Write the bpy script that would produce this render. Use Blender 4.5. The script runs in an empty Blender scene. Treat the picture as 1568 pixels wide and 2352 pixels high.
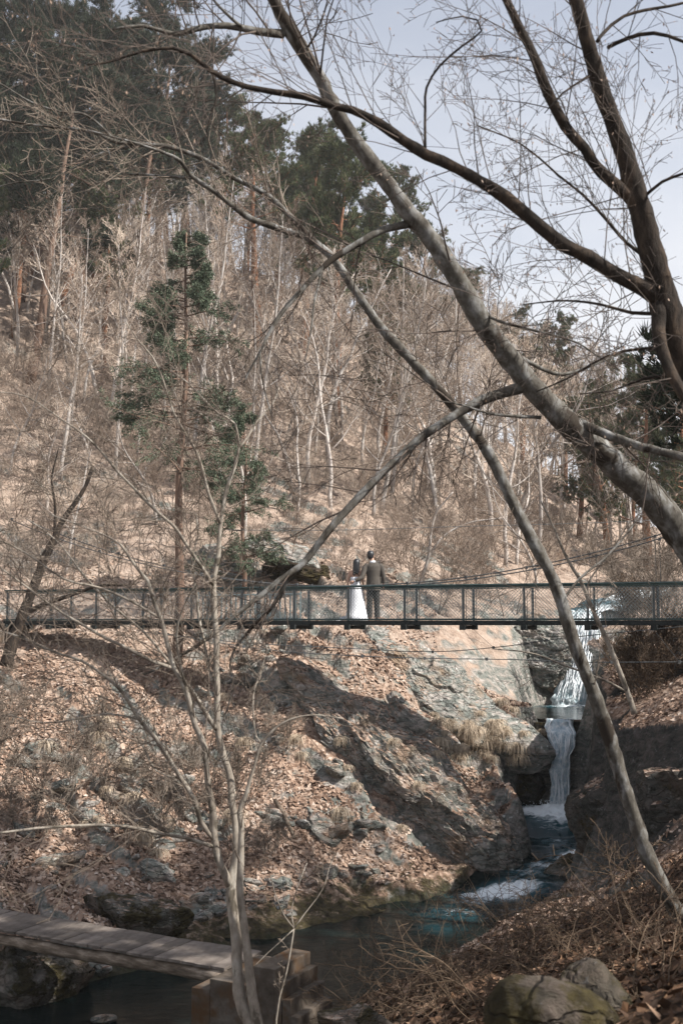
import bpy, bmesh, math, random
import numpy as np
from mathutils import Vector, Matrix, Quaternion

# ------------------------------------------------------------------ camera, sky, sun, exposure
sc = bpy.context.scene
F = 2600.0                        # focal length in units of a 1568 x 2352 picture
PITCH = math.atan(254 / F)
cam = bpy.data.cameras.new('camera'); camo = bpy.data.objects.new('camera', cam)
sc.collection.objects.link(camo); sc.camera = camo
cam.sensor_fit = 'VERTICAL'; cam.sensor_height = 36.0; cam.lens = 36.0 * F / 2352
cam.clip_start = 0.05; cam.clip_end = 3000
camo.location = (0, 0, 0); camo.rotation_euler = (math.radians(90) + PITCH, 0, 0)
cam.dof.use_dof = True; cam.dof.focus_distance = 29.0; cam.dof.aperture_fstop = 3.6

SUN_EL, SUN_AZ = math.radians(44), math.radians(111)       # azimuth clockwise from +Y
sun_dir = Vector((math.cos(SUN_EL) * math.sin(SUN_AZ), math.cos(SUN_EL) * math.cos(SUN_AZ), math.sin(SUN_EL)))
w = bpy.data.worlds.new('World'); sc.world = w; w.use_nodes = True
nt = w.node_tree; bgn = nt.nodes['Background']
sky = nt.nodes.new('ShaderNodeTexSky'); sky.sky_type = 'NISHITA'; sky.sun_disc = False
sky.sun_elevation = SUN_EL; sky.sun_rotation = SUN_AZ
sky.air_density = 1.0; sky.dust_density = 2.2; sky.ozone_density = 1.6; sky.altitude = 700
hz = nt.nodes.new('ShaderNodeHueSaturation'); hz.inputs['Saturation'].default_value = 0.62; hz.inputs['Value'].default_value = 1.0   # thin high veil
nt.links.new(sky.outputs[0], hz.inputs['Color'])
wt = nt.nodes.new('ShaderNodeTexCoord'); wx = nt.nodes.new('ShaderNodeSeparateXYZ'); nt.links.new(wt.outputs['Generated'], wx.inputs[0])
wm = nt.nodes.new('ShaderNodeMapping'); wm.inputs['Scale'].default_value = (1.0, 1.0, 3.0); nt.links.new(wt.outputs['Generated'], wm.inputs[0])
wn = nt.nodes.new('ShaderNodeTexNoise'); wn.inputs['Scale'].default_value = 2.2; wn.inputs['Detail'].default_value = 6; nt.links.new(wm.outputs[0], wn.inputs['Vector'])
wa = nt.nodes.new('ShaderNodeMapRange'); nt.links.new(wx.outputs[2], wa.inputs[0])
for i_, v_ in enumerate((0.10, 0.55, 1.0, 0.2)): wa.inputs[i_ + 1].default_value = v_
wb = nt.nodes.new('ShaderNodeMapRange'); nt.links.new(wn.outputs[0], wb.inputs[0])
for i_, v_ in enumerate((0.35, 0.65, 0.5, 1.25)): wb.inputs[i_ + 1].default_value = v_
wf = nt.nodes.new('ShaderNodeMath'); wf.operation = 'MULTIPLY'; wf.use_clamp = True; nt.links.new(wa.outputs[0], wf.inputs[0]); nt.links.new(wb.outputs[0], wf.inputs[1])
wc = nt.nodes.new('ShaderNodeMix'); wc.data_type = 'RGBA'; nt.links.new(wf.outputs[0], wc.inputs[0]); nt.links.new(hz.outputs[0], wc.inputs[6]); wc.inputs[7].default_value = (5.0, 5.05, 5.25, 1)
nt.links.new(wc.outputs[2], bgn.inputs[0]); bgn.inputs[1].default_value = 0.105
sl = bpy.data.lights.new('sun', 'SUN'); sl.energy = 4.9; sl.angle = math.radians(0.53); sl.color = (1.0, 0.96, 0.905)
so = bpy.data.objects.new('sun', sl); sc.collection.objects.link(so)
so.rotation_euler = sun_dir.to_track_quat('Z', 'Y').to_euler()
sc.view_settings.view_transform = 'Standard'; sc.view_settings.look = 'None'
sc.view_settings.exposure = 0.86; sc.view_settings.gamma = 1.0
sc.cycles.max_bounces = 6; sc.cycles.diffuse_bounces = 3; sc.cycles.glossy_bounces = 3
sc.cycles.transparent_max_bounces = 8

rng = np.random.default_rng(7)
R = random.Random(11)
COL = sc.collection

# ------------------------------------------------------------------ helpers
def P(px, py, D):
    """world point at distance D (along +Y) seen at picture point px, py"""
    a = (px - 784) / F; b = (1176 - py) / F
    y = math.cos(PITCH) - math.sin(PITCH) * b; z = math.sin(PITCH) + math.cos(PITCH) * b
    return Vector((a * D / y, D, z * D / y))
def PZ(px, py, Z):
    b = (1176 - py) / F
    y = math.cos(PITCH) - math.sin(PITCH) * b; z = math.sin(PITCH) + math.cos(PITCH) * b
    return P(px, py, Z * y / z)

def mesh_np(name, V, faces, smooth=True):
    """V (n,3); faces list of (m,k) index arrays"""
    me = bpy.data.meshes.new(name)
    V = np.asarray(V, np.float32)
    me.vertices.add(len(V)); me.vertices.foreach_set('co', V.ravel())
    faces = [np.asarray(f, np.int32) for f in faces if len(f)]
    nl = sum(f.size for f in faces); npoly = sum(len(f) for f in faces)
    me.loops.add(nl); me.polygons.add(npoly)
    me.loops.foreach_set('vertex_index', np.concatenate([f.ravel() for f in faces]))
    tot = np.concatenate([np.full(len(f), f.shape[1], np.int32) for f in faces])
    me.polygons.foreach_set('loop_start', np.concatenate([[0], np.cumsum(tot)[:-1]]).astype(np.int32))
    me.polygons.foreach_set('loop_total', tot)
    me.polygons.foreach_set('use_smooth', np.full(npoly, smooth, bool))
    me.update(calc_edges=True)
    return me
def link(name, me, mat=None, parent=None):
    o = bpy.data.objects.new(name, me); COL.objects.link(o)
    if mat is not None and me is not None and len(me.materials) == 0: me.materials.append(mat)
    if parent is not None: o.parent = parent
    return o
def thing(name, label, cat, loc=(0, 0, 0), rot=(0, 0, 0), group=None):
    o = bpy.data.objects.new(name, None); COL.objects.link(o)
    o.location = loc; o.rotation_euler = rot; o.empty_display_size = 0.2
    o['label'] = label; o['category'] = cat
    if group: o['group'] = group
    return o
def tag(o, label, cat, group=None):
    o['label'] = label; o['category'] = cat
    if group: o['group'] = group
    return o
def kind(o, k): o['kind'] = k; return o
def copy_tree(o, parent=None):
    c = o.copy(); COL.objects.link(c); c.parent = parent
    for ch in list(o.children): copy_tree(ch, c)
    return c

# gradient noise, vectorised
_perm = np.random.default_rng(3).permutation(256); _perm = np.concatenate([_perm, _perm, _perm])
_g = np.random.default_rng(4).normal(size=(256, 3)); _g /= np.linalg.norm(_g, axis=1)[:, None]
def perlin(p):
    p = np.asarray(p, np.float64); i = np.floor(p).astype(np.int64); f = p - i; i &= 255
    u = f * f * f * (f * (f * 6 - 15) + 10); out = 0
    for dx in (0, 1):
        for dy in (0, 1):
            for dz in (0, 1):
                h = _perm[_perm[_perm[i[:, 0] + dx] + i[:, 1] + dy] + i[:, 2] + dz]
                d = (_g[h] * (f - (dx, dy, dz))).sum(1)
                wgt = (u[:, 0] if dx else 1 - u[:, 0]) * (u[:, 1] if dy else 1 - u[:, 1]) * (u[:, 2] if dz else 1 - u[:, 2])
                out = out + d * wgt
    return out
def fbm(p, octv=4, lac=2.0, gain=0.5, ridged=False):
    a, s, out = 1.0, 1.0, 0
    for k in range(octv):
        n = perlin(np.asarray(p) * s + 17.3 * k)
        if ridged: n = 0.5 - np.abs(n) * 2
        out = out + a * n; a *= gain; s *= lac
    return out
def sstep(a, b, x):
    t = np.clip((x - a) / (b - a), 0, 1); return t * t * (3 - 2 * t)

def tubes(polys, k=5, cap=True):
    """polys: list of (points, radii) -> verts, faces. Grouped by point count and vectorised."""
    V, FQ, FT, off = [], [], [], 0
    by = {}
    for p, r in polys: by.setdefault(len(p), []).append((p, r))
    for n, lst in by.items():
        m = len(lst)
        Pn = np.array([x[0] for x in lst], np.float64).reshape(m, n, 3); Rn = np.array([x[1] for x in lst], np.float64).reshape(m, n)
        T = np.gradient(Pn, axis=1); T /= np.linalg.norm(T, axis=2, keepdims=True) + 1e-12
        ax = Pn[:, -1] - Pn[:, 0]; ref = np.where((np.abs(ax[:, 2:3]) > 0.8 * np.linalg.norm(ax, axis=1, keepdims=True)), np.array([[1.0, 0.13, 0]]), np.array([[0.02, 0.1, 1.0]]))
        A = np.cross(T, ref[:, None, :]); A /= np.linalg.norm(A, axis=2, keepdims=True) + 1e-12
        B = np.cross(T, A)
        th = np.arange(k) * 2 * math.pi / k
        ring = Pn[:, :, None, :] + Rn[:, :, None, None] * (A[:, :, None, :] * np.cos(th)[None, None, :, None] + B[:, :, None, :] * np.sin(th)[None, None, :, None])
        V.append(ring.reshape(-1, 3))
        idx = off + np.arange(m * n * k).reshape(m, n, k)
        a = idx[:, :-1, :]; b = np.roll(a, -1, axis=2); c = idx[:, 1:, :]; d = np.roll(c, -1, axis=2)
        FQ.append(np.stack([a, b, d, c], -1).reshape(-1, 4))
        if cap and k >= 4:
            if k == 4: FQ += [idx[:, -1, :], idx[:, 0, ::-1]]
            else:
                for j in range(1, k - 1):
                    FT += [np.stack([idx[:, -1, 0], idx[:, -1, j], idx[:, -1, j + 1]], -1), np.stack([idx[:, 0, 0], idx[:, 0, j + 1], idx[:, 0, j]], -1)]
        off += m * n * k
    faces = [np.concatenate(FQ)]
    if FT: faces.append(np.concatenate(FT))
    return np.concatenate(V), faces
def tube_mesh(name, polys, k=5):
    V, f = tubes(polys, k); return mesh_np(name, V, f)

class MB:
    """collects boxes / prisms / tubes / lofts into one mesh"""
    def __init__(s): s.v = []; s.f = []
    def add(s, V, faces):
        o = len(s.v); s.v += [tuple(x) for x in V]; s.f += [tuple(int(i) + o for i in f) for f in faces]; return s
    def box(s, c, h, M=None, j=0.0):
        V = []
        for sx in (-1, 1):
            for sy in (-1, 1):
                for sz in (-1, 1):
                    p = Vector((sx * h[0], sy * h[1], sz * h[2]))
                    if j: p += Vector((R.uniform(-j, j), R.uniform(-j, j), R.uniform(-j, j)))
                    if M is not None: p = M @ p
                    V.append(p + Vector(c))
        return s.add(V, [(0, 1, 3, 2), (4, 6, 7, 5), (0, 4, 5, 1), (2, 3, 7, 6), (0, 2, 6, 4), (1, 5, 7, 3)])
    def tube(s, pts, rad, k=8):
        rad = [rad] * len(pts) if not hasattr(rad, '__len__') else rad
        V, f = tubes([([tuple(p) for p in pts], rad)], k)
        return s.add(V, [tuple(r) for a in f for r in a])
    def loft(s, rings):
        """rings: list of equal-length point loops, capped"""
        n = len(rings[0]); V = [p for r in rings for p in r]; fs = []
        for i in range(len(rings) - 1):
            for j in range(n):
                fs.append((i * n + j, i * n + (j + 1) % n, (i + 1) * n + (j + 1) % n, (i + 1) * n + j))
        fs.append(tuple(range(n))[::-1]); fs.append(tuple((len(rings) - 1) * n + j for j in range(n)))
        return s.add(V, fs)
    def mesh(s, name, smooth=False):
        me = bpy.data.meshes.new(name); me.from_pydata([tuple(v) for v in s.v], [], s.f); me.update()
        if smooth: me.polygons.foreach_set('use_smooth', [True] * len(me.polygons))
        return me
    def build(s, name, mat, parent=None, smooth=False, bevel=0.0):
        me = s.mesh(name, smooth)
        if bevel:
            bm = bmesh.new(); bm.from_mesh(me)
            bmesh.ops.bevel(bm, geom=[e for e in bm.edges], offset=bevel, segments=2, affect='EDGES', profile=0.6)
            bm.to_mesh(me); bm.free()
        return link(name, me, mat, parent)
def ering(c, rx, ry, n=16, tilt=None):
    out = []
    for i in range(n):
        a = 2 * math.pi * i / n; p = Vector((rx * math.cos(a), ry * math.sin(a), 0))
        if tilt is not None: p = tilt @ p
        out.append(p + Vector(c))
    return out

# ------------------------------------------------------------------ materials
def srgb(*c): return tuple((x / 255 / 12.92 if x / 255 <= 0.04045 else ((x / 255 + 0.055) / 1.055) ** 2.4) for x in c)
def _ramp(n, stops, interp='LINEAR'):
    r = n.new('ShaderNodeValToRGB'); r.color_ramp.interpolation = interp
    el = r.color_ramp.elements
    while len(el) < len(stops): el.new(0.5)
    for e, (p, c) in zip(el, stops): e.position = p; e.color = (*c, 1)
    return r
def base_mat(name, rough=0.85, spec=0.25):
    m = bpy.data.materials.new(name); m.use_nodes = True
    b = m.node_tree.nodes['Principled BSDF']; b.inputs['Roughness'].default_value = rough; b.inputs['Specular IOR Level'].default_value = spec
    return m, m.node_tree.nodes, m.node_tree.links, b
def _coord(n, l, stretch=(1, 1, 1), world=False):
    mp = n.new('ShaderNodeMapping'); mp.inputs['Scale'].default_value = stretch
    if world: g = n.new('ShaderNodeNewGeometry'); l.new(g.outputs['Position'], mp.inputs[0])
    else: t = n.new('ShaderNodeTexCoord'); l.new(t.outputs['Object'], mp.inputs[0])
    return mp.outputs[0]
def _noise(n, l, co, scale, detail=5, rough=0.6, dist=0.0):
    t = n.new('ShaderNodeTexNoise'); t.inputs['Scale'].default_value = scale; t.inputs['Detail'].default_value = detail
    t.inputs['Roughness'].default_value = rough; t.inputs['Distortion'].default_value = dist
    l.new(co, t.inputs['Vector']); return t
def _mix(n, l, fac, a, b, mode='MIX'):
    m = n.new('ShaderNodeMix'); m.data_type = 'RGBA'; m.blend_type = mode
    for s, v in ((m.inputs[0], fac), (m.inputs[6], a), (m.inputs[7], b)):
        if isinstance(v, (int, float)): s.default_value = v
        elif isinstance(v, tuple): s.default_value = (*v, 1)
        else: l.new(v, s)
    return m.outputs[2]
def _map(n, l, v, a, b, c=0.0, d=1.0):
    m = n.new('ShaderNodeMapRange'); l.new(v, m.inputs[0])
    for i, x in enumerate((a, b, c, d)): m.inputs[i + 1].default_value = x
    return m.outputs[0]
def _math(n, l, op, a, b=0.0):
    m = n.new('ShaderNodeMath'); m.operation = op
    for s, v in ((m.inputs[0], a), (m.inputs[1], b)):
        if isinstance(v, (int, float)): s.default_value = v
        else: l.new(v, s)
    return m.outputs[0]
def _bump(n, l, b, h, strength, dist):
    bp = n.new('ShaderNodeBump'); bp.inputs['Strength'].default_value = strength; bp.inputs['Distance'].default_value = dist
    l.new(h, bp.inputs['Height']); l.new(bp.outputs[0], b.inputs['Normal'])
def noise_mat(name, stops, scale=8, stretch=(1, 1, 1), rough=0.85, bump=0.4, bdist=0.01, detail=6, world=False, spec=0.2, var=0.0, patches=None):
    m, n, l, b = base_mat(name, rough, spec)
    co = _coord(n, l, stretch, world); t = _noise(n, l, co, scale, detail, 0.65)
    rp = _ramp(n, stops); l.new(t.outputs[0], rp.inputs[0]); c = rp.outputs[0]
    if patches:
        col, sc_, lo, hi = patches
        t2 = _noise(n, l, co, sc_, 4, 0.6, 0.4); c = _mix(n, l, _map(n, l, t2.outputs[0], lo, hi), c, col)
    if var:
        oi = n.new('ShaderNodeObjectInfo'); hs = n.new('ShaderNodeHueSaturation')
        l.new(_map(n, l, oi.outputs['Random'], 0, 1, 1 - var, 1 + var), hs.inputs['Value']); l.new(c, hs.inputs['Color']); c = hs.outputs[0]
    l.new(c, b.inputs['Base Color'])
    if bump: _bump(n, l, b, t.outputs[0], bump, bdist)
    return m

M = {}
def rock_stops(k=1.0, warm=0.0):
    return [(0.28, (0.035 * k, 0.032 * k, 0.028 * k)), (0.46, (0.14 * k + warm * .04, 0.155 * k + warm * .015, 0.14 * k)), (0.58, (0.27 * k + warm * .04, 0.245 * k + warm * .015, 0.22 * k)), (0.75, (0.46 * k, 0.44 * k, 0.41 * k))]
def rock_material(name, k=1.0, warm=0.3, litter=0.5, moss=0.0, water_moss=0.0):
    m, n, l, b = base_mat(name, 0.9, 0.2)
    co = _coord(n, l, (1, 1, 1), True)
    st = _coord(n, l, (1.6, 2.2, 4.0), True)
    t = _noise(n, l, st, 1.3, 9, 0.68, 0.6); rp = _ramp(n, rock_stops(k, warm)); l.new(t.outputs[0], rp.inputs[0]); c = rp.outputs[0]
    t4 = _noise(n, l, co, 7.0, 5, 0.7); lich = _map(n, l, t4.outputs[0], 0.6, 0.68); c = _mix(n, l, lich, c, (0.5 * k, 0.5 * k, 0.47 * k))
    t3 = _noise(n, l, co, 0.9, 5, 0.6); c = _mix(n, l, _map(n, l, t3.outputs[0], 0.52, 0.66, 0, 0.6), c, (0.24 * k, 0.14 * k, 0.075 * k))
    g = n.new('ShaderNodeNewGeometry'); sx = n.new('ShaderNodeSeparateXYZ'); l.new(g.outputs['Normal'], sx.inputs[0])
    tl = _noise(n, l, co, 1.7, 6, 0.65)
    vor = n.new('ShaderNodeTexVoronoi'); vor.inputs['Scale'].default_value = 13; l.new(co, vor.inputs['Vector'])
    if litter > 0:
        lr = _ramp(n, leaf_stops()); sp = n.new('ShaderNodeSeparateColor'); l.new(vor.outputs['Color'], sp.inputs[0]); l.new(sp.outputs[0], lr.inputs[0])
        up = _math(n, l, 'ADD', sx.outputs[2], _math(n, l, 'MULTIPLY', _math(n, l, 'SUBTRACT', tl.outputs[0], 0.5), 1.5))
        c = _mix(n, l, _map(n, l, up, 1.05 - litter * .5, 1.17 - litter * .5), c, lr.outputs[0])
    if moss > 0 or water_moss > 0:
        tm = _noise(n, l, co, 2.3, 6, 0.7); mr = _ramp(n, [(0.3, (0.018, 0.014, 0.007)), (0.7, (0.066, 0.052, 0.02))]); l.new(_noise(n, l, co, 9, 4).outputs[0], mr.inputs[0])
        f = _map(n, l, tm.outputs[0], 0.62 - 0.3 * moss, 0.70 - 0.3 * moss)
        c = _mix(n, l, f, c, mr.outputs[0])
    l.new(c, b.inputs['Base Color'])
    h = _math(n, l, 'ADD', t.outputs[0], _math(n, l, 'MULTIPLY', t4.outputs[0], 0.35))
    cv = n.new('ShaderNodeTexVoronoi'); cv.feature = 'DISTANCE_TO_EDGE'; cv.inputs['Scale'].default_value = 1.5
    wv = n.new('ShaderNodeVectorMath'); wv.operation = 'ADD'; ns3 = _noise(n, l, co, 2.0, 4, 0.6); l.new(st, wv.inputs[0]); l.new(ns3.outputs['Color'], wv.inputs[1]); l.new(wv.outputs[0], cv.inputs['Vector'])
    h = _math(n, l, 'ADD', h, _map(n, l, cv.outputs['Distance'], 0.0, 0.05, -0.45, 0.0))
    _bump(n, l, b, h, 0.9, 0.12)
    return m
def leaf_stops():
    return [(0.0, (0.075, 0.045, 0.03)), (0.22, (0.175, 0.11, 0.076)), (0.48, (0.295, 0.2, 0.145)), (0.72, (0.395, 0.285, 0.215)), (1.0, (0.5, 0.405, 0.335))]

def ground_material():
    m, n, l, b = base_mat('leafy_ground', 0.95, 0.1)
    co = _coord(n, l, (1, 1, 1), True); st = _coord(n, l, (1.5, 2.2, 4.0), True)
    g = n.new('ShaderNodeNewGeometry'); sx = n.new('ShaderNodeSeparateXYZ'); l.new(g.outputs['Normal'], sx.inputs[0])
    px = n.new('ShaderNodeSeparateXYZ'); l.new(g.outputs['Position'], px.inputs[0])
    # leaves
    vor = n.new('ShaderNodeTexVoronoi'); vor.inputs['Scale'].default_value = 12; l.new(co, vor.inputs['Vector'])
    sp = n.new('ShaderNodeSeparateColor'); l.new(vor.outputs['Color'], sp.inputs[0])
    big = _noise(n, l, co, 0.55, 6, 0.65)
    lv = _math(n, l, 'ADD', _math(n, l, 'MULTIPLY', sp.outputs[0], 0.6), _math(n, l, 'MULTIPLY', big.outputs[0], 0.42))
    lr = _ramp(n, leaf_stops()); l.new(lv, lr.inputs[0])
    # bare straw / dust on the far hill
    tn = _noise(n, l, co, 2.2, 7, 0.7); hr = _ramp(n, [(0.3, (0.17, 0.122, 0.092)), (0.5, (0.31, 0.236, 0.185)), (0.7, (0.43, 0.345, 0.282))]); l.new(tn.outputs[0], hr.inputs[0])
    leaf = _mix(n, l, _map(n, l, px.outputs[1], 29.5, 36), lr.outputs[0], hr.outputs[0])
    near_shade = _ramp(n, [(0.3, (0.025, 0.017, 0.011)), (0.55, (0.075, 0.045, 0.027)), (0.8, (0.16, 0.095, 0.055))]); l.new(lv, near_shade.inputs[0])
    leaf = _mix(n, l, _map(n, l, px.outputs[1], 16, 20.5), near_shade.outputs[0], leaf)  # litter darkened towards the viewer in place of near bank shade
    # rock
    t = _noise(n, l, st, 1.3, 9, 0.68, 0.6); rp = _ramp(n, rock_stops(1.0, 0.3)); l.new(t.outputs[0], rp.inputs[0])
    t4 = _noise(n, l, co, 7.0, 5, 0.7); rk = _mix(n, l, _map(n, l, t4.outputs[0], 0.6, 0.68), rp.outputs[0], (0.5, 0.5, 0.47))
    dk = _math(n, l, 'MULTIPLY', _map(n, l, px.outputs[0], 4.6, 5.6), _map(n, l, px.outputs[1], 31, 34, 1, 0))     # right bank rock darkened to carry its shade and wet
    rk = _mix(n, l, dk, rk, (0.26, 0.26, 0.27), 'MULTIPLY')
    up = _math(n, l, 'ADD', sx.outputs[2], _math(n, l, 'MULTIPLY', _math(n, l, 'SUBTRACT', big.outputs[0], 0.5), 0.9))
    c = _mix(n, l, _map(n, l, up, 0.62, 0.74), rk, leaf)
    # moss along the water's edge
    mz = _math(n, l, 'ADD', px.outputs[2], _math(n, l, 'MULTIPLY', tn.outputs[0], 2.0))
    mr = _ramp(n, [(0.35, (0.012, 0.013, 0.008)), (0.65, (0.05, 0.045, 0.018))]); l.new(_noise(n, l, co, 8, 5).outputs[0], mr.inputs[0])
    c = _mix(n, l, _map(n, l, mz, -5.0, -4.7, 0.9, 0), c, mr.outputs[0])
    l.new(c, b.inputs['Base Color'])
    h = _math(n, l, 'ADD', t.outputs[0], _math(n, l, 'MULTIPLY', vor.outputs['Distance'], 0.5))
    _bump(n, l, b, h, 0.75, 0.1)
    return m
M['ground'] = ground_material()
M['rock'] = rock_material('grey_rock', 1.0, 0.3, 0.45)
M['outcrop'] = rock_material('bedrock', 1.0, 0.45, 0.75)
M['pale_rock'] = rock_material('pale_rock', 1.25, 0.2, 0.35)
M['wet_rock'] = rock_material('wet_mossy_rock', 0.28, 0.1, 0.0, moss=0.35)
M['dark_rock'] = rock_material('dark_rock', 0.26, 0.1, 0.5, moss=0.15)  # low tone puts the right bank's shade and wet into the colour
M['mossy_rock'] = rock_material('mossy_rock', 0.6, 0.5, 0.25, moss=0.5)
M['brown_rock'] = rock_material('brown_mossy_rock', 0.3, 0.6, 0.0, moss=0.6)
M['bark_grey'] = noise_mat('bark_grey_lichen', [(0.3, (0.035, 0.03, 0.025)), (0.48, (0.1, 0.09, 0.075)), (0.6, (0.185, 0.18, 0.168)), (0.75, (0.3, 0.297, 0.285))], 9, (1, 1, 0.6), 0.9, 0.7, 0.02, patches=((0.035, 0.027, 0.02), 3.2, 0.56, 0.62))
M['bark_dark'] = noise_mat('bark_dark_flaky', [(0.3, (0.012, 0.01, 0.008)), (0.5, (0.03, 0.023, 0.018)), (0.68, (0.085, 0.06, 0.042)), (0.8, (0.17, 0.125, 0.09))], 10, (1, 1, 0.35), 0.95, 1.0, 0.03)
M['bark_pale'] = noise_mat('bark_pale_smooth', [(0.3, (0.12, 0.1, 0.08)), (0.5, (0.25, 0.215, 0.175)), (0.7, (0.38, 0.35, 0.3))], 14, (1, 1, 0.5), 0.85, 0.5, 0.008, patches=((0.1, 0.085, 0.065), 9, 0.56, 0.62))
M['bark_red'] = noise_mat('bark_red_pine', [(0.3, (0.09, 0.048, 0.03)), (0.55, (0.22, 0.105, 0.058)), (0.75, (0.3, 0.18, 0.115))], 5, (1, 1, 0.4), 0.9, 0.6, 0.03)
M['bark_brown'] = noise_mat('bark_brown_cedar', [(0.3, (0.07, 0.045, 0.032)), (0.55, (0.17, 0.11, 0.08)), (0.75, (0.27, 0.19, 0.14))], 7, (2, 2, 0.25), 0.9, 0.6, 0.03)
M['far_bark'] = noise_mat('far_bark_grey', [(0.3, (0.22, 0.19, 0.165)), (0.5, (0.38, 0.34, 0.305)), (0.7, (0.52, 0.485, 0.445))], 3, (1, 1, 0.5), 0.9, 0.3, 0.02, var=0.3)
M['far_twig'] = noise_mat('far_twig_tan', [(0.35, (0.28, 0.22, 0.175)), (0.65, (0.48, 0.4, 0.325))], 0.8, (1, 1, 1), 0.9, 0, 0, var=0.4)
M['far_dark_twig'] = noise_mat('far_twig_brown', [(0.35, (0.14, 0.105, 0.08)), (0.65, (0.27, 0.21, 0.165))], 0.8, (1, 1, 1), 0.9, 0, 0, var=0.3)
M['twig'] = noise_mat('twig_brown', [(0.35, (0.1, 0.078, 0.06)), (0.65, (0.24, 0.195, 0.155))], 2.0, (1, 1, 1), 0.85, 0, 0)
M['twig_dark'] = noise_mat('twig_dark', [(0.35, (0.05, 0.04, 0.035)), (0.65, (0.13, 0.1, 0.08))], 2.0, (1, 1, 1), 0.85, 0, 0)
M['bramble'] = noise_mat('bramble_stem', [(0.3, (0.045, 0.03, 0.02)), (0.55, (0.11, 0.076, 0.05)), (0.7, (0.2, 0.145, 0.1))], 2.5, (1, 1, 1), 0.85, 0, 0)
M['dry_grass'] = noise_mat('dry_grass', [(0.3, (0.4, 0.31, 0.22)), (0.7, (0.62, 0.52, 0.4))], 3, (1, 1, 1), 0.9, 0, 0)
def leaf_mat(name, stops, trans=0.0):
    m, n, l, b = base_mat(name, 0.75, 0.2)
    at = n.new('ShaderNodeAttribute'); at.attribute_name = 'rnd'
    rp = _ramp(n, stops); l.new(at.outputs['Fac'], rp.inputs[0]); l.new(rp.outputs[0], b.inputs['Base Color'])
    return m
M['dead_leaf'] = leaf_mat('dead_leaf', leaf_stops())
M['pine_needle'] = leaf_mat('pine_needle', [(0, (0.03, 0.042, 0.018)), (0.5, (0.062, 0.078, 0.034)), (0.85, (0.11, 0.115, 0.055)), (1, (0.17, 0.13, 0.075))])
M['damp_shade_leaf'] = leaf_mat('damp_shade_leaf', [(0, (0.03, 0.018, 0.011)), (0.4, (0.09, 0.05, 0.03)), (0.75, (0.2, 0.115, 0.066)), (1, (0.36, 0.24, 0.16))])  # dead leaf tones darkened for damp and for near bank shade
M['cypress_leaf'] = leaf_mat('cypress_leaf', [(0, (0.04, 0.056, 0.036)), (0.5, (0.08, 0.105, 0.066)), (1, (0.145, 0.165, 0.11))])
M['dark_needle'] = leaf_mat('dark_needle', [(0, (0.012, 0.018, 0.011)), (0.6, (0.027, 0.036, 0.02)), (1, (0.05, 0.055, 0.032))])  # needle tones darkened to paint in shade

def water_mat():
    m, n, l, b = base_mat('stream_water', 0.06, 0.3)
    co = _coord(n, l, (1, 1, 1), True)
    b.inputs['IOR'].default_value = 1.33
    at = n.new('ShaderNodeAttribute'); at.attribute_name = 'foam'
    t = _noise(n, l, _coord(n, l, (1.0, 2.6, 1.5), True), 2.6, 7, 0.68, 0.6); f = _math(n, l, 'ADD', at.outputs['Fac'], _math(n, l, 'MULTIPLY', _math(n, l, 'SUBTRACT', t.outputs[0], 0.5), 1.3))
    f = _map(n, l, f, 0.42, 0.85)
    deep = _mix(n, l, _map(n, l, at.outputs['Fac'], 0.05, 0.45), (0.004, 0.010, 0.010), (0.016, 0.06, 0.075))
    l.new(_mix(n, l, f, deep, (0.84, 0.88, 0.89)), b.inputs['Base Color'])
    l.new(_map(n, l, f, 0, 1, 0.06, 0.55), b.inputs['Roughness'])
    t2 = _noise(n, l, _coord(n, l, (1.0, 2.0, 1.0), True), 3.2, 5, 0.6, 0.8); _bump(n, l, b, t2.outputs[0], 0.22, 0.05)
    return m
M['water'] = water_mat()
def fall_mat(name, white, blue, scale):
    m, n, l, b = base_mat(name, 0.4, 0.4)
    co = _coord(n, l, (2.4, 2.4, 1.5), True); t = _noise(n, l, co, scale * 1.9, 8, 0.72, 0.3)
    rp = _ramp(n, [(0.34, blue), (0.5, tuple((a + c) / 2 for a, c in zip(white, blue))), (0.62, white)]); l.new(t.outputs[0], rp.inputs[0]); l.new(rp.outputs[0], b.inputs['Base Color'])
    _bump(n, l, b, t.outputs[0], 0.9, 0.08); return m
M['fall'] = fall_mat('falling_water', (0.9, 0.92, 0.92), (0.3, 0.44, 0.52), 1.7)
M['foam'] = noise_mat('white_foam', [(0.3, (0.78, 0.83, 0.85)), (0.7, (0.9, 0.92, 0.93))], 9, (1, 1, 1), 0.5, 0, 0)
M['fall_far'] = fall_mat('falling_water_teal', (0.62, 0.68, 0.69), (0.10, 0.19, 0.22), 0.9)

M['pale_steel'] = noise_mat('pale_blue_green_paint', [(0.35, (0.17, 0.22, 0.225)), (0.65, (0.27, 0.33, 0.33))], 8, (1, 1, 1), 0.6, 0.1, 0.003)
M['green_steel'] = noise_mat('painted_green_steel', [(0.35, (0.018, 0.04, 0.038)), (0.62, (0.04, 0.075, 0.072)), (0.75, (0.09, 0.1, 0.09))], 6, (1, 1, 1), 0.55, 0.2, 0.004, spec=0.4)
M['post_steel'] = noise_mat('grey_green_steel', [(0.35, (0.06, 0.075, 0.075)), (0.62, (0.115, 0.13, 0.128)), (0.75, (0.17, 0.15, 0.13))], 9, (1, 1, 0.5), 0.6, 0.2, 0.004, spec=0.4)
M['dark_steel'] = noise_mat('rusty_dark_steel', [(0.35, (0.008, 0.011, 0.011)), (0.6, (0.02, 0.026, 0.025)), (0.78, (0.06, 0.035, 0.02))], 5, (1, 1, 1), 0.7, 0.3, 0.004, spec=0.3)
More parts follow.
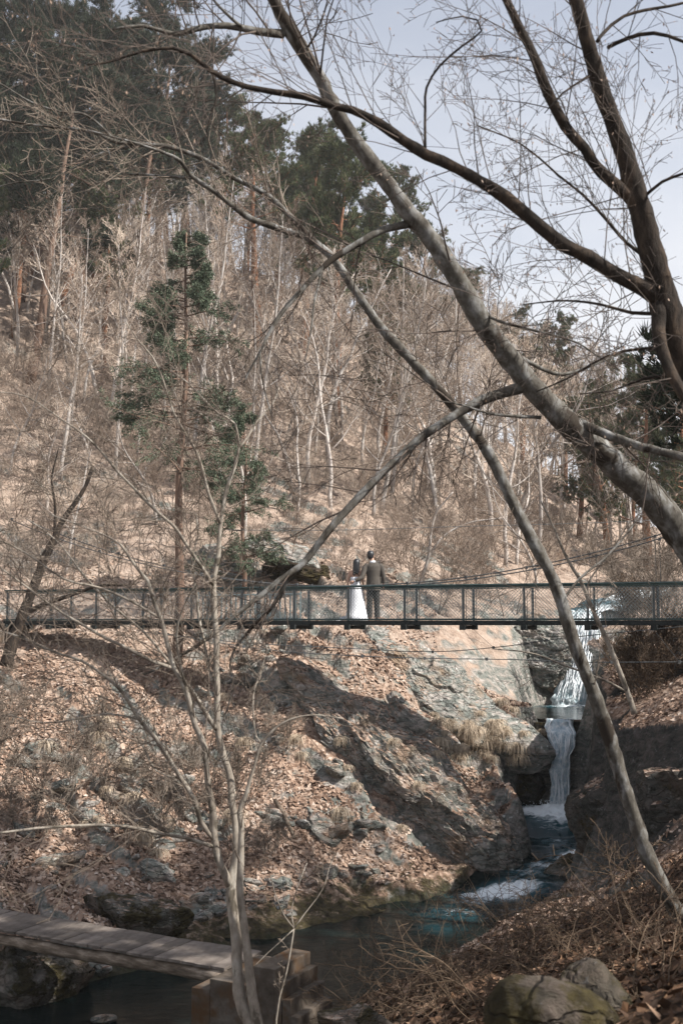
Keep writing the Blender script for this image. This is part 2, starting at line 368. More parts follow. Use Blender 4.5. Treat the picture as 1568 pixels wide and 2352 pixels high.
M['wire'] = noise_mat('mesh_wire', [(0.4, (0.24, 0.29, 0.29)), (0.6, (0.36, 0.41, 0.4))], 9, (1, 1, 1), 0.55, 0, 0, spec=0.4)
M['cable'] = noise_mat('steel_cable', [(0.4, (0.05, 0.055, 0.057)), (0.6, (0.12, 0.125, 0.125))], 20, (1, 1, 1), 0.55, 0, 0, spec=0.4)
M['plank'] = noise_mat('weathered_plank', [(0.3, (0.08, 0.066, 0.056)), (0.55, (0.15, 0.126, 0.108)), (0.75, (0.22, 0.19, 0.165))], 4, (1, 1, 1), 0.9, 0.5, 0.006, var=0.3)
M['log'] = noise_mat('stripped_log', [(0.3, (0.05, 0.038, 0.028)), (0.5, (0.15, 0.115, 0.085)), (0.7, (0.33, 0.27, 0.215))], 3, (1.2, 1.2, 6), 0.85, 0.6, 0.01)
M['log_end'] = noise_mat('cut_log_end', [(0.3, (0.16, 0.09, 0.045)), (0.7, (0.33, 0.2, 0.11))], 6, (1, 1, 1), 0.85, 0.4, 0.01)
M['concrete'] = noise_mat('stained_concrete', [(0.3, (0.045, 0.034, 0.024)), (0.5, (0.09, 0.071, 0.055)), (0.7, (0.15, 0.128, 0.106))], 3.5, (1, 1, 1), 0.92, 0.7, 0.02, patches=((0.085, 0.045, 0.02), 1.8, 0.5, 0.64))
M['skin'] = noise_mat('skin', [(0.3, (0.42, 0.25, 0.18)), (0.7, (0.52, 0.33, 0.245))], 6, (1, 1, 1), 0.55, 0, 0)
M['hair'] = noise_mat('black_hair', [(0.3, (0.006, 0.007, 0.008)), (0.7, (0.02, 0.022, 0.026))], 30, (3, 3, 0.4), 0.4, 0.4, 0.006, spec=0.5)
M['suit'] = noise_mat('brown_grey_suit', [(0.3, (0.06, 0.052, 0.045)), (0.7, (0.105, 0.092, 0.078))], 12, (1, 1, 0.5), 0.9, 0.3, 0.01)
M['trousers'] = noise_mat('dark_trousers', [(0.3, (0.028, 0.027, 0.025)), (0.7, (0.055, 0.05, 0.045))], 12, (1, 1, 0.4), 0.9, 0.3, 0.01)
M['dress'] = noise_mat('white_satin_dress', [(0.3, (0.6, 0.61, 0.64)), (0.7, (0.78, 0.79, 0.81))], 5, (2, 2, 0.35), 0.55, 0.5, 0.03)
M['white'] = noise_mat('white_cotton', [(0.3, (0.74, 0.75, 0.78)), (0.7, (0.8, 0.81, 0.83))], 10, (1, 1, 1), 0.7, 0, 0)
M['shoe'] = noise_mat('brown_leather', [(0.3, (0.06, 0.03, 0.018)), (0.7, (0.12, 0.06, 0.035))], 12, (1, 1, 1), 0.4, 0, 0)
M['silver'] = noise_mat('silver_clip', [(0.3, (0.55, 0.55, 0.56)), (0.7, (0.7, 0.7, 0.7))], 12, (1, 1, 1), 0.3, 0, 0)

# ------------------------------------------------------------------ terrain
# stream stations: x, y, water level, half width of the channel
ZA, ZB, ZC, ZD, ZU = -6.2, -5.85, -5.6, -5.08, -2.78
ST = [(-16, 10, ZA, 3.2), (-9, 13.6, ZA, 3.2), (-4, 17, ZA, 2.9), (-1.2, 20, ZA, 2.5), (1.1, 22.8, ZA, 1.8), (2.7, 25, ZA, 1.25), (3.5, 26.3, ZA + 0.02, 0.95),
      (3.95, 26.85, ZB - 0.02, 0.85), (4.7, 27.7, ZB + .02, 0.8), (5.25, 28.35, ZB + 0.05, 0.7), (5.5, 28.9, ZC, 0.65), (5.5, 29.7, ZC + .1, 0.75), (5.45, 30.4, ZD - .04, 0.85), (5.55, 31.1, ZD, 0.95), (5.95, 32.1, ZD, 0.8)]
UP = [(6.3, 33.17, ZU, 0.5), (6.7, 34.5, ZU, 1.0), (7.1, 36.5, ZU, 1.2), (7.7, 38.3, ZU, 1.1)]
TOP = [(9.0, 40.9, 0.35, 1.0), (10.2, 42.0, 0.85, 1.1), (12.0, 43.6, 1.05, 1.2), (17, 47, 1.3, 1.4)]

CP = []
def cp(px, py, D): p = P(px, py, D); CP.append((p.x, p.y, p.z))
def cw(x, y, z): CP.append((x, y, z))
for px, py, D in [
    # far bank below the suspension bridge
    (-160, 2290, 18.3), (0, 2215, 20.0), (0, 2080, 22.2), (0, 1900, 25), (0, 1700, 28.5), (0, 1540, 32), (0, 1445, 35), (0, 1330, 38.5), (0, 1150, 46),
    (-200, 1900, 24), (-200, 1600, 29), (-200, 1400, 34), (-250, 1200, 42),
    (200, 2160, 21.5), (200, 2030, 23.5), (200, 1820, 27), (200, 1640, 30.2), (200, 1500, 33),
    (400, 2105, 23.2), (400, 1960, 25.5), (400, 1780, 29), (400, 1600, 31.8), (400, 1470, 34.2), (400, 1370, 37), (400, 1200, 43),
    (600, 2090, 24.3), (600, 1960, 26), (600, 1780, 28.6), (600, 1600, 31), (600, 1480, 33.3), (600, 1390, 36), (600, 1250, 41.5),
    (800, 2050, 25.8), (800, 1940, 27.2), (800, 1800, 28.6), (800, 1640, 30.4), (800, 1520, 32.2), (800, 1420, 35), (800, 1320, 38.5), (800, 1200, 44.5),
    (950, 2020, 26.7), (960, 1930, 28), (960, 1780, 29.5), (960, 1640, 31.3), (960, 1500, 33.5), (960, 1390, 37.5), (960, 1250, 45),
    (1060, 1985, 27.6), (1070, 1900, 28.8), (1080, 1760, 31.2), (1080, 1600, 33), (1090, 1500, 35), (1100, 1400, 39), (1100, 1260, 48),
    (1180, 1620, 35.2), (1180, 1520, 37.2), (1200, 1440, 39.3), (1230, 1380, 42.5), (1230, 1290, 52),
    (1290, 1560, 38.9), (1290, 1470, 39.8), (1310, 1400, 42), (1350, 1350, 46), (1400, 1330, 55), (1568, 1345, 52), (1568, 1310, 70),
    # hill
    (0, 900, 60), (0, 640, 78), (0, 430, 95), (300, 950, 58), (300, 700, 77), (300, 520, 95), (600, 1050, 52), (600, 850, 68), (600, 640, 92),
    (850, 1080, 55), (850, 900, 72), (850, 760, 92), (1050, 1120, 60), (1050, 950, 88), (1250, 1190, 68), (1250, 1080, 92), (1420, 1230, 95),
    # right bank
    (1345, 1575, 31.2), (1400, 1540, 30.5), (1450, 1440, 35), (1568, 1420, 36), (1700, 1400, 34), (1480, 1500, 31), (1568, 1475, 31), (1700, 1440, 30),
    (1320, 1735, 27.6), (1350, 1660, 28.6), (1400, 1700, 25.4), (1400, 1640, 27.4), (1480, 1675, 24.3), (1480, 1605, 27.5), (1568, 1640, 23.4), (1568, 1570, 26.8), (1680, 1590, 23.2), (1680, 1530, 26.6),
    (1335, 1840, 27.0), (1350, 1960, 26.2), (1400, 1830, 24.9), (1400, 1960, 24.2), (1480, 1820, 23.5), (1480, 1940, 22.6), (1568, 1790, 22.6), (1568, 1920, 21.4), (1450, 2020, 21.5), (1568, 1990, 18.5), (1750, 1850, 19), (1750, 1700, 21.5),
    (1245, 2075, 24.6), (1330, 2070, 22.6), (1100, 2150, 21.2), (1300, 2130, 18.5), (1450, 2110, 15.5), (1568, 2110, 13),
    (960, 2230, 18.6), (1100, 2240, 15.5), (1250, 2230, 12.5), (1400, 2210, 10.3), (1568, 2230, 8.3), (830, 2330, 16.2), (950, 2345, 13.2), (1100, 2350, 10), (1250, 2345, 7.6), (1400, 2340, 6.3), (1568, 2345, 5.2), (1800, 2200, 6.5), (1900, 2000, 9), (1900, 1850, 14),
]: cp(px, py, D)
for q in [(0, 0, -1.65), (0.6, 3.2, -2.1), (0, -10, -0.8), (6, -4, 0.6), (5, 2, -0.2), (-4, 0, -3.2), (-3.5, 6, -4.0), (-1.2, 8, -4.0), (-0.8, 11, -4.6), (0.2, 13.5, -5.5), (-6, 8, -5.2), (-11, 4, -5.0), (-1.0, 14.5, -6.4),
          (10, 8, 2.2), (14, 15, 2.2), (12.5, 22, 0.2), (12.5, 29, 0.9), (18, 8, 5), (22, 25, 5), (20, 40, 5), (26, 45, 6), (-18, 24, -2), (-24, 32, 6), (-30, 20, 0), (-40, 45, 22), (-55, 80, 48), (-45, 100, 48), (0, 115, 25), (30, 120, 10),
          (45, 60, 6), (60, 100, 8), (80, 40, 12), (-30, -20, -4), (30, -20, 9), (0, -40, 0), (-80, 160, 40), (0, 180, 14), (90, 180, 6), (0, 420, 0), (-250, 420, 10), (250, 420, 0)]: cw(*q)
CP = np.array(CP)
def _phi(d2): return np.sqrt(d2 + 0.8)
_n = len(CP); _A = np.zeros((_n + 3, _n + 3))
_A[:_n, :_n] = _phi(((CP[:, None, :2] - CP[None, :, :2]) ** 2).sum(-1)) - 0.012 * np.eye(_n)
_A[:_n, _n] = 1; _A[:_n, _n + 1:] = CP[:, :2]; _A[_n, :_n] = 1; _A[_n + 1:, :_n] = CP[:, :2].T
_W = np.linalg.solve(_A, np.concatenate([CP[:, 2], np.zeros(3)]))

def seg_query(S, x, y):
    """distance beyond half width and the water level at the nearest point of a station line"""
    best = np.full(x.shape, 1e9); lev = np.zeros(x.shape); hw = np.ones(x.shape)
    for a, b in zip(S[:-1], S[1:]):
        dx, dy = b[0] - a[0], b[1] - a[1]; L2 = dx * dx + dy * dy
        t = np.clip(((x - a[0]) * dx + (y - a[1]) * dy) / L2, 0, 1)
        d = np.hypot(x - a[0] - t * dx, y - a[1] - t * dy); k = d < best
        best = np.where(k, d, best); lev = np.where(k, a[2] + t * (b[2] - a[2]), lev); hw = np.where(k, a[3] + t * (b[3] - a[3]), hw)
    return best, lev, hw
NR = np.array([0.58, 0.81])            # ledges step up along this direction
def terrain(x, y, detail=True):
    x = np.atleast_1d(np.asarray(x, float)); y = np.atleast_1d(np.asarray(y, float)); z = np.empty(x.shape)
    for i in range(0, len(x), 40000):
        s = slice(i, i + 40000)
        d2 = (x[s, None] - CP[None, :, 0]) ** 2 + (y[s, None] - CP[None, :, 1]) ** 2
        z[s] = _phi(d2) @ _W[:_n] + _W[_n] + _W[_n + 1] * x[s] + _W[_n + 2] * y[s]
    # leaf covered bench on the right bank
    bench = -1.95 + .5 * (x - 7.05) + .04 * (y - 23.4); kb = sstep(20.8, 22.3, y) * (1 - sstep(29.5, 32, y)) * (1 - sstep(11, 15, x)) * sstep(4.2, 5.2, x)
    z = z + kb * (np.minimum(z, bench) - z)
    if detail:
        p2 = np.stack([x, y, np.zeros_like(x)], 1)
        near = 1 - sstep(45, 70, np.hypot(x, y))
        n1 = fbm(p2 * 0.45, 4)
        # rock ledges on the far bank
        q = x * NR[0] + y * NR[1] + 1.1 * fbm(p2 * 0.35 + 5, 3) + 0.25 * fbm(p2 * 1.8, 3)
        mask = sstep(-0.18, 0.22, fbm(p2 * 0.28 + 31, 3)) * near * sstep(15, 20, y)
        def saw(t):
            f = t - np.floor(t); return np.where(f < .2, -.5 + f * 4.0, .3 - (f - .2))
        z = z + mask * (0.6 * saw(q / 1.35) + 0.10 * saw(q / 0.6 + 0.3))
        z = z + near * (0.16 * n1 + 0.10 * fbm(p2 * 1.7 + 9, 4, ridged=True) * sstep(14, 22, y)) + (1 - near) * 0.9 * n1
        z = z + near * 0.035 * fbm(p2 * 5.5, 3)
    for S, depth in ((ST, 0.55), (UP, 0.5), (TOP, 0.3)):
        d, lev, hw = seg_query(S, x, y)
        bed = lev - depth + np.maximum(0, d - hw * 0.8) * 1.4
        k = sstep(hw * 1.25 + 0.35, hw * 0.9, d)
        z = np.where(d < hw * 1.3 + 0.4, np.minimum(z, bed) * k + z * (1 - k), z)
        if S is ST:    # banks never dip under the water away from the channel
            out = (d > hw * 1.2 + 0.3) & (d < hw + 3.5); z = np.where(out, np.maximum(z, lev + 0.12), z)
    return z
def gz(x, y): return float(terrain([x], [y])[0])

NC, NRW = 560, 640
u = np.linspace(-1, 1, NC); u = 0.62 * u + 0.55 * u ** 3 * (np.abs(u))
v = np.linspace(0, 1, NRW); yy = np.where(v < 0.80, -9 + 59 * (v / 0.80) ** 1.02, 50 + 370 * ((v - 0.80) / 0.20) ** 2.2)
YY, UU = np.meshgrid(yy, u, indexing='ij'); XX = UU * (np.maximum(YY, 6) + 12) * 0.85
TZ = terrain(XX.ravel(), YY.ravel())
gi = np.arange(NC * NRW).reshape(NRW, NC)
gf = np.stack([gi[:-1, :-1], gi[:-1, 1:], gi[1:, 1:], gi[1:, :-1]], -1).reshape(-1, 4)
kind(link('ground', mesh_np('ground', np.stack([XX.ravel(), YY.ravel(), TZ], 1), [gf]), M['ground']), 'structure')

# ------------------------------------------------------------------ water
def catmull(pts, step):
    pts = np.array(pts, float); out = []
    ext = np.vstack([2 * pts[0] - pts[1], pts, 2 * pts[-1] - pts[-2]])
    for i in range(1, len(ext) - 2):
        a, b, c, d = ext[i - 1:i + 3]; n = max(1, int(np.ceil(np.linalg.norm((c - b)[:3]) / step)))
        t = (np.arange(n) / n)[:, None]
        out.append(0.5 * (2 * b + (c - a) * t + (2 * a - 5 * b + 4 * c - d) * t ** 2 + (3 * b - a - 3 * c + d) * t ** 3))
    out.append(pts[-1:]); return np.vstack(out)
def ribbon(S, step, cols, widen=1.0, amp=0.02):
    C = []
    for a, b in zip(S[:-1], S[1:]):
        n = max(1, int(math.hypot(b[0] - a[0], b[1] - a[1]) / step))
        for i in range(n): C.append([a[j] + (b[j] - a[j]) * i / n for j in range(4)])
    C.append(list(S[-1])); C = np.array(C)
    for _ in range(6): C[1:-1, :2] = (C[:-2, :2] + C[1:-1, :2] * 2 + C[2:, :2]) / 4
    T = np.gradient(C[:, :2], axis=0); T /= np.linalg.norm(T, axis=1)[:, None]; Nn = np.stack([-T[:, 1], T[:, 0]], 1)
    s = np.linspace(-1, 1, cols)
    X = C[:, None, 0] + Nn[:, None, 0] * s[None] * C[:, None, 3] * widen; Y = C[:, None, 1] + Nn[:, None, 1] * s[None] * C[:, None, 3] * widen
    Z = np.repeat(C[:, 2:3], cols, 1)
    return X, Y, Z
def grid_faces(r, c):
    g = np.arange(r * c).reshape(r, c); return np.stack([g[:-1, :-1], g[:-1, 1:], g[1:, 1:], g[1:, :-1]], -1).reshape(-1, 4)
def water(name, S, step, cols, widen, foams, amp, mat):
    X, Y, Z = ribbon(S, step, cols, widen)
    p = np.stack([X.ravel(), Y.ravel(), np.zeros(X.size)], 1)
    foam = np.zeros(X.size)
    for fx, fy, rx, ry, a in foams:
        foam = np.maximum(foam, a * np.exp(-(((p[:, 0] - fx) / rx) ** 2 + ((p[:, 1] - fy) / ry) ** 2)))
    z = Z.ravel() + amp * fbm(p * 1.6, 3) * (1 + 3 * foam) + 0.16 * foam * (fbm(p * 4.5 + 3, 3) + 0.35)
    me = mesh_np(name, np.stack([p[:, 0], p[:, 1], z], 1), [grid_faces(*X.shape)])
    at = me.attributes.new('foam', 'FLOAT', 'POINT'); at.data.foreach_set('value', foam.astype(np.float32))
    return kind(link(name, me, mat), 'structure')
water('stream', ST, 0.07, 60, 1.55, [(3.6, 26.35, 0.9, 0.42, 1.35), (3.0, 25.9, 0.6, 0.5, 0.6), (5.75, 28.35, 0.6, 0.45, 1.1), (4.9, 27.9, 0.7, 0.5, 0.6), (4.4, 27.3, 0.6, 0.5, 0.55), (2.5, 25.0, 0.9, 0.7, 0.45), (2.0, 23.8, 0.7, 0.6, 0.2),
      (5.9, 31.2, 1.1, 1.0, 1.6), (5.2, 31.2, 0.8, 0.6, 1.0), (5.6, 30.4, 0.9, 0.8, 0.5), (5.4, 29.4, 0.7, 0.6, 0.36)], 0.02, M['water'])
water('upper_pool', UP, 0.12, 30, 1.25, [(7.7, 38.0, 1.2, 0.5, 0.8)], 0.01, M['water'])
water('upper_stream', TOP, 0.15, 24, 1.2, [(9.0, 40.8, 1.2, 1.2, 0.9), (10.6, 42.2, 1.6, 1.0, 0.75), (13, 44, 2, 1.5, 0.5)], 0.06, M['water'])

def fall_sheet(name, C, cols, mat, label, amp=0.07, seed=0, strands=150, spray=0):
    """C rows: x, y, z, half width; the sheet faces the camera and bulges"""
    C = catmull(C, 0.06); s = np.linspace(-1, 1, cols)
    jag = 1 + 0.34 * fbm(np.stack([C[:, 2] * 3 + seed, np.zeros(len(C)), np.zeros(len(C))], 1), 3)
    jag2 = 1 + 0.34 * fbm(np.stack([C[:, 2] * 3 + seed + 40, np.zeros(len(C)), np.zeros(len(C))], 1), 3)
    W = C[:, 3:4] * np.where(s[None] < 0, jag[:, None], jag2[:, None])
    X = C[:, 0:1] + s[None] * W * 0.97; Y = C[:, 1:2] + s[None] * W * 0.2 + (s[None] ** 2) * W * 0.35
    Z = np.repeat(C[:, 2:3], cols, 1)
    p = np.stack([X.ravel(), Y.ravel(), Z.ravel()], 1)
    n = fbm(p * np.array([6, 3, 3.2]) + seed, 4) + 0.8 * fbm(p * np.array([13, 5, 8]) + seed, 3)
    p[:, 1] -= amp * n; p[:, 2] += amp * 0.5 * n
    back = p + np.array([0, 0.12, -0.02]); r, c = X.shape
    f = grid_faces(r, c)
    root = thing(name, label, 'waterfall'); link('water_sheet', mesh_np('water_sheet', np.vstack([p, back]), [f, f[:, ::-1] + r * c]), mat, root)
    G = p.reshape(r, c, 3); polys = []; rg = np.random.default_rng(seed)
    for _ in range(strands):
        a = rg.integers(0, int(r * .7)); b_ = min(r - 1, a + rg.integers(int(r * .15), int(r * .5))); cc = rg.integers(0, c); m_ = 8
        ii = np.linspace(a, b_, m_).astype(int); q = G[ii, cc] + np.stack([np.cumsum(rg.normal(0, .012, m_)), -.03 - rg.uniform(0, .05) - .03 * np.sin(np.linspace(0, 3.1, m_)), np.zeros(m_)], 1)
        rr = rg.uniform(.006, .022) * np.sin(np.linspace(.25, 2.9, m_)) * (c / 30)
        polys.append((q.tolist(), rr.tolist()))
    if polys: kind(link('strands', tube_mesh('strands', polys, 5), M['foam'], root), 'stuff')
    if spray:
        V_, F_ = [], []; oc = np.array([(1, 0, 0), (-1, 0, 0), (0, 1, 0), (0, -1, 0), (0, 0, 1), (0, 0, -1)], float); of = np.array([(0, 2, 4), (2, 1, 4), (1, 3, 4), (3, 0, 4), (2, 0, 5), (1, 2, 5), (3, 1, 5), (0, 3, 5)])
        cx, cy, cz = C[-1, :3]
        for i_ in range(spray):
            o_ = np.array([cx + rg.normal(0, C[-1, 3] * 1.0), cy - abs(rg.normal(0, .3)), cz + .12 + abs(rg.normal(0, .11))]); V_.append(oc * rg.uniform(.006, .022) + o_); F_.append(of + 6 * i_)
        kind(link('spray', mesh_np('spray', np.concatenate(V_), [np.concatenate(F_)]), M['foam'], root), 'stuff')
    return root
fall_sheet('waterfall', [(6.28, 33.05, ZU + .02, .46), (6.28, 32.95, ZU - 0.05, .46), (6.27, 32.86, ZU - .22, .43), (6.3, 32.6, ZU - 0.36, .42), (6.26, 32.45, ZU - .6, .37), (6.18, 32.33, ZU - 1.0, .29), (6.13, 32.25, ZU - 1.5, .28), (6.12, 32.2, ZU - 2.0, .27), (6.1, 32.12, ZD + 0.08, .30), (6.08, 31.95, ZD - 0.1, .36)],
           34, M['fall'], 'narrow white waterfall dropping over a low weir into a blue pool', 0.075, 3, 26, 420)
fall_sheet('waterfall', [(9.15, 41.0, 0.45, 1.0), (8.95, 40.5, 0.25, 1.0), (8.75, 40.1, -0.3, .95), (8.5, 39.6, -1.2, .9), (8.2, 39.1, -2.1, .85), (8.0, 38.7, ZU - .05, .95)],
           36, M['fall_far'], 'tall hazy waterfall behind the suspension bridge', 0.12, 11)
fall_sheet('cascade', [(12.5, 44.0, 1.25, 1.0), (11.3, 42.8, 1.0, 1.1), (10.3, 41.9, 0.55, 1.05), (9.7, 41.3, 0.2, .8)],
           30, M['fall_far'], 'teal and white cascade sliding over the lip above the tall waterfall', 0.14, 23)
# weir slab under the low curtain of water
mb = MB(); mb.box((6.25, 33.38, ZU - 0.47), (0.7, 0.24, 0.38), Matrix.Rotation(0.1, 3, 'Z'), 0.02)
tag(mb.build('weir', M['wet_rock'], bevel=0.03), 'low straight stone weir under the lip of the narrow waterfall', 'weir')

# ------------------------------------------------------------------ rocks
def rock_mesh(name, seed, dims, sub=4, planes=16, noise=0.10, fine=0.03, strata=0.0, soft=0.0, nf=2.2):
    bm = bmesh.new(); bmesh.ops.create_icosphere(bm, subdivisions=sub, radius=1.0)
    D_ = np.array([v.co[:] for v in bm.verts]); D_ /= np.linalg.norm(D_, axis=1)[:, None]
    F_ = np.array([[v.index for v in f.verts] for f in bm.faces]); bm.free()
    rg = np.random.default_rng(seed); N_ = rg.normal(size=(planes, 3)); N_ /= np.linalg.norm(N_, axis=1)[:, None]
    dd = rg.uniform(0.68, 1.0, planes)
    dot = D_ @ N_.T; rr = np.where(dot > 0.08, dd[None] / np.maximum(dot, 0.08), 9)
    if soft > 0: r = -soft * np.log(np.exp(-rr / soft).sum(1) + np.exp(-1.15 / soft))
    else: r = np.minimum(rr.min(1), 1.15)
    V = D_ * r[:, None] * np.array(dims)[None]
    sz = float(np.mean(dims))
    n = fbm(V * (nf / sz) + seed * 3.1, 4) * noise * sz + fbm(V * (nf * 5 / sz) + seed, 4, ridged=True) * fine * sz
    if strata:
        t = V[:, 2] / (0.36 * sz) + 0.7 * fbm(V * 1.2 / sz, 3) + seed
        n = n + strata * sz * (0.5 - (t - np.floor(t))) + 0.4 * strata * sz * (0.5 - (t * 2.7 - np.floor(t * 2.7)))
    V = V + D_ * n[:, None]
    return mesh_np(name, V, [F_], smooth=soft > 0.06)
def axes(e1, up):
    e1 = Vector(e1).normalized(); e2 = Vector(up).cross(e1).normalized(); e3 = e1.cross(e2)
    return Matrix((e1, e2, e3)).transposed().to_4x4()
def big_rock(name, label, seed, c, dims, e1=(1, 0, 0), up=(0, 0, 1), mat='rock', cat='rock', **kw):
    o = link(name, rock_mesh(name, seed, dims, **kw), M[mat])
    o.matrix_world = Matrix.Translation(Vector(c)) @ axes(e1, up)
    return tag(o, label, cat)
RD = Vector((4.7, -3.4, -4.6)).normalized()          # dip of the rock beds
big_rock('rock_outcrop', 'long layered rock outcrop slanting down to the stream, overhanging a dark hollow', 21, P(925, 1775, 29.1) + Vector((0, .6, -.3)), (4.1, 1.5, 1.0), RD, (0.1, -0.22, 1), 'outcrop', sub=6, planes=24, noise=0.10, fine=0.055, strata=0.07, nf=2.6)
big_rock('rock_outcrop', 'pointed tip of bedrock jutting over the stream beside the rapids', 5, P(1075, 1905, 28.3) + Vector((0, .3, -.1)), (1.45, 0.8, 0.7), RD, (0.1, -0.3, 1), 'outcrop', sub=5, planes=16, noise=0.12, fine=0.06, strata=0.07)
big_rock('rock_outcrop', 'broad pale sunlit rock slab just under the bridge deck', 9, P(975, 1545, 32.6) + Vector((0, .4, -.3)), (2.7, 1.3, 0.7), RD + Vector((.1, 0, .1)), (0.1, -0.35, 1), 'pale_rock', sub=6, planes=24, noise=0.1, fine=0.04, strata=0.04, soft=.04)
big_rock('rounded_rock', 'smooth rounded grey rock hump beside the narrow waterfall', 33, P(1105, 1655, 32.2) + Vector((.1, .5, -.35)), (2.0, 1.25, 0.95), RD + Vector((.15, 0, .25)), (0.1, 0.0, 1), 'pale_rock', sub=6, planes=26, noise=0.07, fine=0.03, soft=0.08)
big_rock('cave_wall', 'black wet rock wall beside the foot of the narrow waterfall', 41, P(1175, 1790, 33.0), (1.15, 0.9, 1.25), (1, .1, 0), (0, 0, 1), 'wet_rock', sub=5, planes=18, noise=0.12, fine=0.06)
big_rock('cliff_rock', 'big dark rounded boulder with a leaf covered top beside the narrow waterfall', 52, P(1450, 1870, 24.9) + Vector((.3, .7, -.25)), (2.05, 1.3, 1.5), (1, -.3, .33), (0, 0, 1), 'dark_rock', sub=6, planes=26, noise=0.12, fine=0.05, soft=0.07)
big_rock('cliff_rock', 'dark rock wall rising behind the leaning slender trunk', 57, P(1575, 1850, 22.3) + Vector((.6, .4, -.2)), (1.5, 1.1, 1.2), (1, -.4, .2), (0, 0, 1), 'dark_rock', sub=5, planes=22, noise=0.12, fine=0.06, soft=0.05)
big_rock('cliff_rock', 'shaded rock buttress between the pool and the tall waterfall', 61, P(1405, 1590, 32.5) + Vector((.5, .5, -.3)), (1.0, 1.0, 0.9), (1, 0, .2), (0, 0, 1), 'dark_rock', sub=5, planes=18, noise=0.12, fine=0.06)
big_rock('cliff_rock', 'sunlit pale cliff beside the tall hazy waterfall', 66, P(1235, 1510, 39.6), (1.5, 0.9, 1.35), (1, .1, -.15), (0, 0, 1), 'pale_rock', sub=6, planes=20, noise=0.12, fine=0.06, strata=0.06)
big_rock('overhang_rock', 'big grey rock with a shadowed hollow beneath, just above the handrail', 71, P(525, 1310, 38.5), (1.7, 0.9, 0.6), RD * 1 + Vector((0, 0, .25)), (0, 0, 1), 'pale_rock', sub=5, planes=18, noise=0.1, fine=0.06, strata=0.05)
big_rock('overhang_rock', 'jutting rock roof above a brown hollow behind the handrail', 73, P(655, 1268, 37.4), (1.5, 0.9, 0.28), RD + Vector((0, 0, .38)), (0, -.15, 1), 'pale_rock', sub=5, planes=18, noise=0.12, fine=0.06, strata=0.05)
big_rock('hollow_rock', 'dark brown rock wall inside the hollow under the jutting roof', 74, P(685, 1322, 38.2), (1.25, 0.5, 0.55), (1, -.1, -.1), (0, -.1, 1), 'brown_rock', sub=5, planes=18, noise=0.1, fine=0.06, strata=0.05)
big_rock('mossy_rock', 'low moss covered mound splitting the stream below the waterfall pool', 81, PZ(1205, 1905, ZC - .05), (0.75, 0.6, 0.32), RD, (0, 0, 1), 'mossy_rock', sub=5, planes=14, noise=0.1, fine=0.04, soft=0.06)
big_rock('mossy_rock', 'leafy mossy rock at the right edge of the rapids', 83, PZ(1300, 2010, ZB - .1) + Vector((.15, 0, 0)), (0.95, 0.5, 0.42), (1, .35, .25), (0, 0, 1), 'mossy_rock', sub=5, planes=14, noise=0.12, fine=0.05)
big_rock('mossy_rock', 'flat mossy ledge under the overhanging outcrop at the waterline', 85, PZ(935, 2022, ZA - .08), (1.4, 0.5, 0.3), (1, .3, .06), (0, 0, 1), 'mossy_rock', sub=5, planes=14, noise=0.14, fine=0.06)
big_rock('mossy_rock', 'small brown rock sitting under the tip of the outcrop', 87, PZ(1130, 1975, ZB - .05), (0.55, 0.35, 0.4), RD, (0, 0, 1), 'outcrop', sub=4, planes=12, noise=0.12, fine=0.06)
big_rock('mossy_rock', 'orange brown mossy boulder on the bank right under the plank footbridge', 88, P(55, 2225, 19.3) + Vector((0, .3, -.3)), (0.95, 0.7, 0.75), (1, .2, 0), (0, 0, 1), 'mossy_rock', sub=5, planes=16, noise=0.12, fine=0.05)
big_rock('mossy_rock', 'low rust tinted mossy boulder just behind the plank footbridge deck', 90, P(335, 2105, 22.6), (1.1, 0.6, 0.36), (1, -.1, -.2), (0, 0, 1), 'mossy_rock', sub=5, planes=16, noise=0.12, fine=0.05)
big_rock('mossy_rock', 'blurred brown mossy boulder in the near foreground leaves', 91, P(1275, 2335, 5.4) + Vector((0, .1, -.05)), (0.27, 0.25, 0.24), (1, 0, 0), (0, 0, 1), 'brown_rock', sub=5, planes=14, noise=0.09, fine=0.03, soft=0.08)
big_rock('mossy_rock', 'blurred dark boulder half buried behind the brown mossy one', 93, P(1370, 2310, 6.3), (0.25, 0.22, 0.2), (1, .2, 0), (0, 0, 1), 'brown_rock', sub=5, planes=14, noise=0.09, fine=0.03, soft=0.08)
big_rock('mossy_rock', 'ochre rock at the edge of the dark pool beside the brambles', 95, P(815, 2352, 14.0), (0.48, 0.3, 0.22), (1, .1, 0), (0, 0, 1), 'mossy_rock', sub=5, planes=14, noise=0.12, fine=0.05)
big_rock('pale_stone', 'pale stone lying just under the shaded pool surface', 97, PZ(240, 2342, ZA + 0.02), (0.2, 0.12, 0.07), (1, .3, 0), (0, 0, 1), 'pale_rock', sub=3, planes=10, noise=0.1, fine=0.03)

# slabs that make up the layered face of the outcrop
slab_me = [rock_mesh('rock_slab', 300 + i, (1.0, .5, .2), sub=4, planes=14, noise=0.13, fine=0.06, strata=0.05) for i in range(4)]
for me in slab_me: me.materials.append(M['outcrop'])
for i, (px, py, D, s) in enumerate([(930, 1640, 30.2, .8), (985, 1670, 30.1, .8), (880, 1650, 30.2, .9), (880, 1745, 28.7, .8), (925, 1800, 28.3, .7), (690, 1560, 30.8, .9)]):
    o = link('rock_slab', slab_me[i % 4]); d = (RD + Vector((R.uniform(-.15, .15), R.uniform(-.15, .15), R.uniform(-.12, .12)))).normalized()
    o.matrix_world = Matrix.Translation(P(px, py, D)) @ axes(d, (R.uniform(-.1, .1), -.45, 1)) @ Matrix.Diagonal((s * 1.1, s, s * R.uniform(.8, 1.3), 1))
    o['kind'] = 'thing'; tag(o, 'slanting bedrock slab on the face of the layered outcrop under the bridge', 'rock', 'slabs of the outcrop')

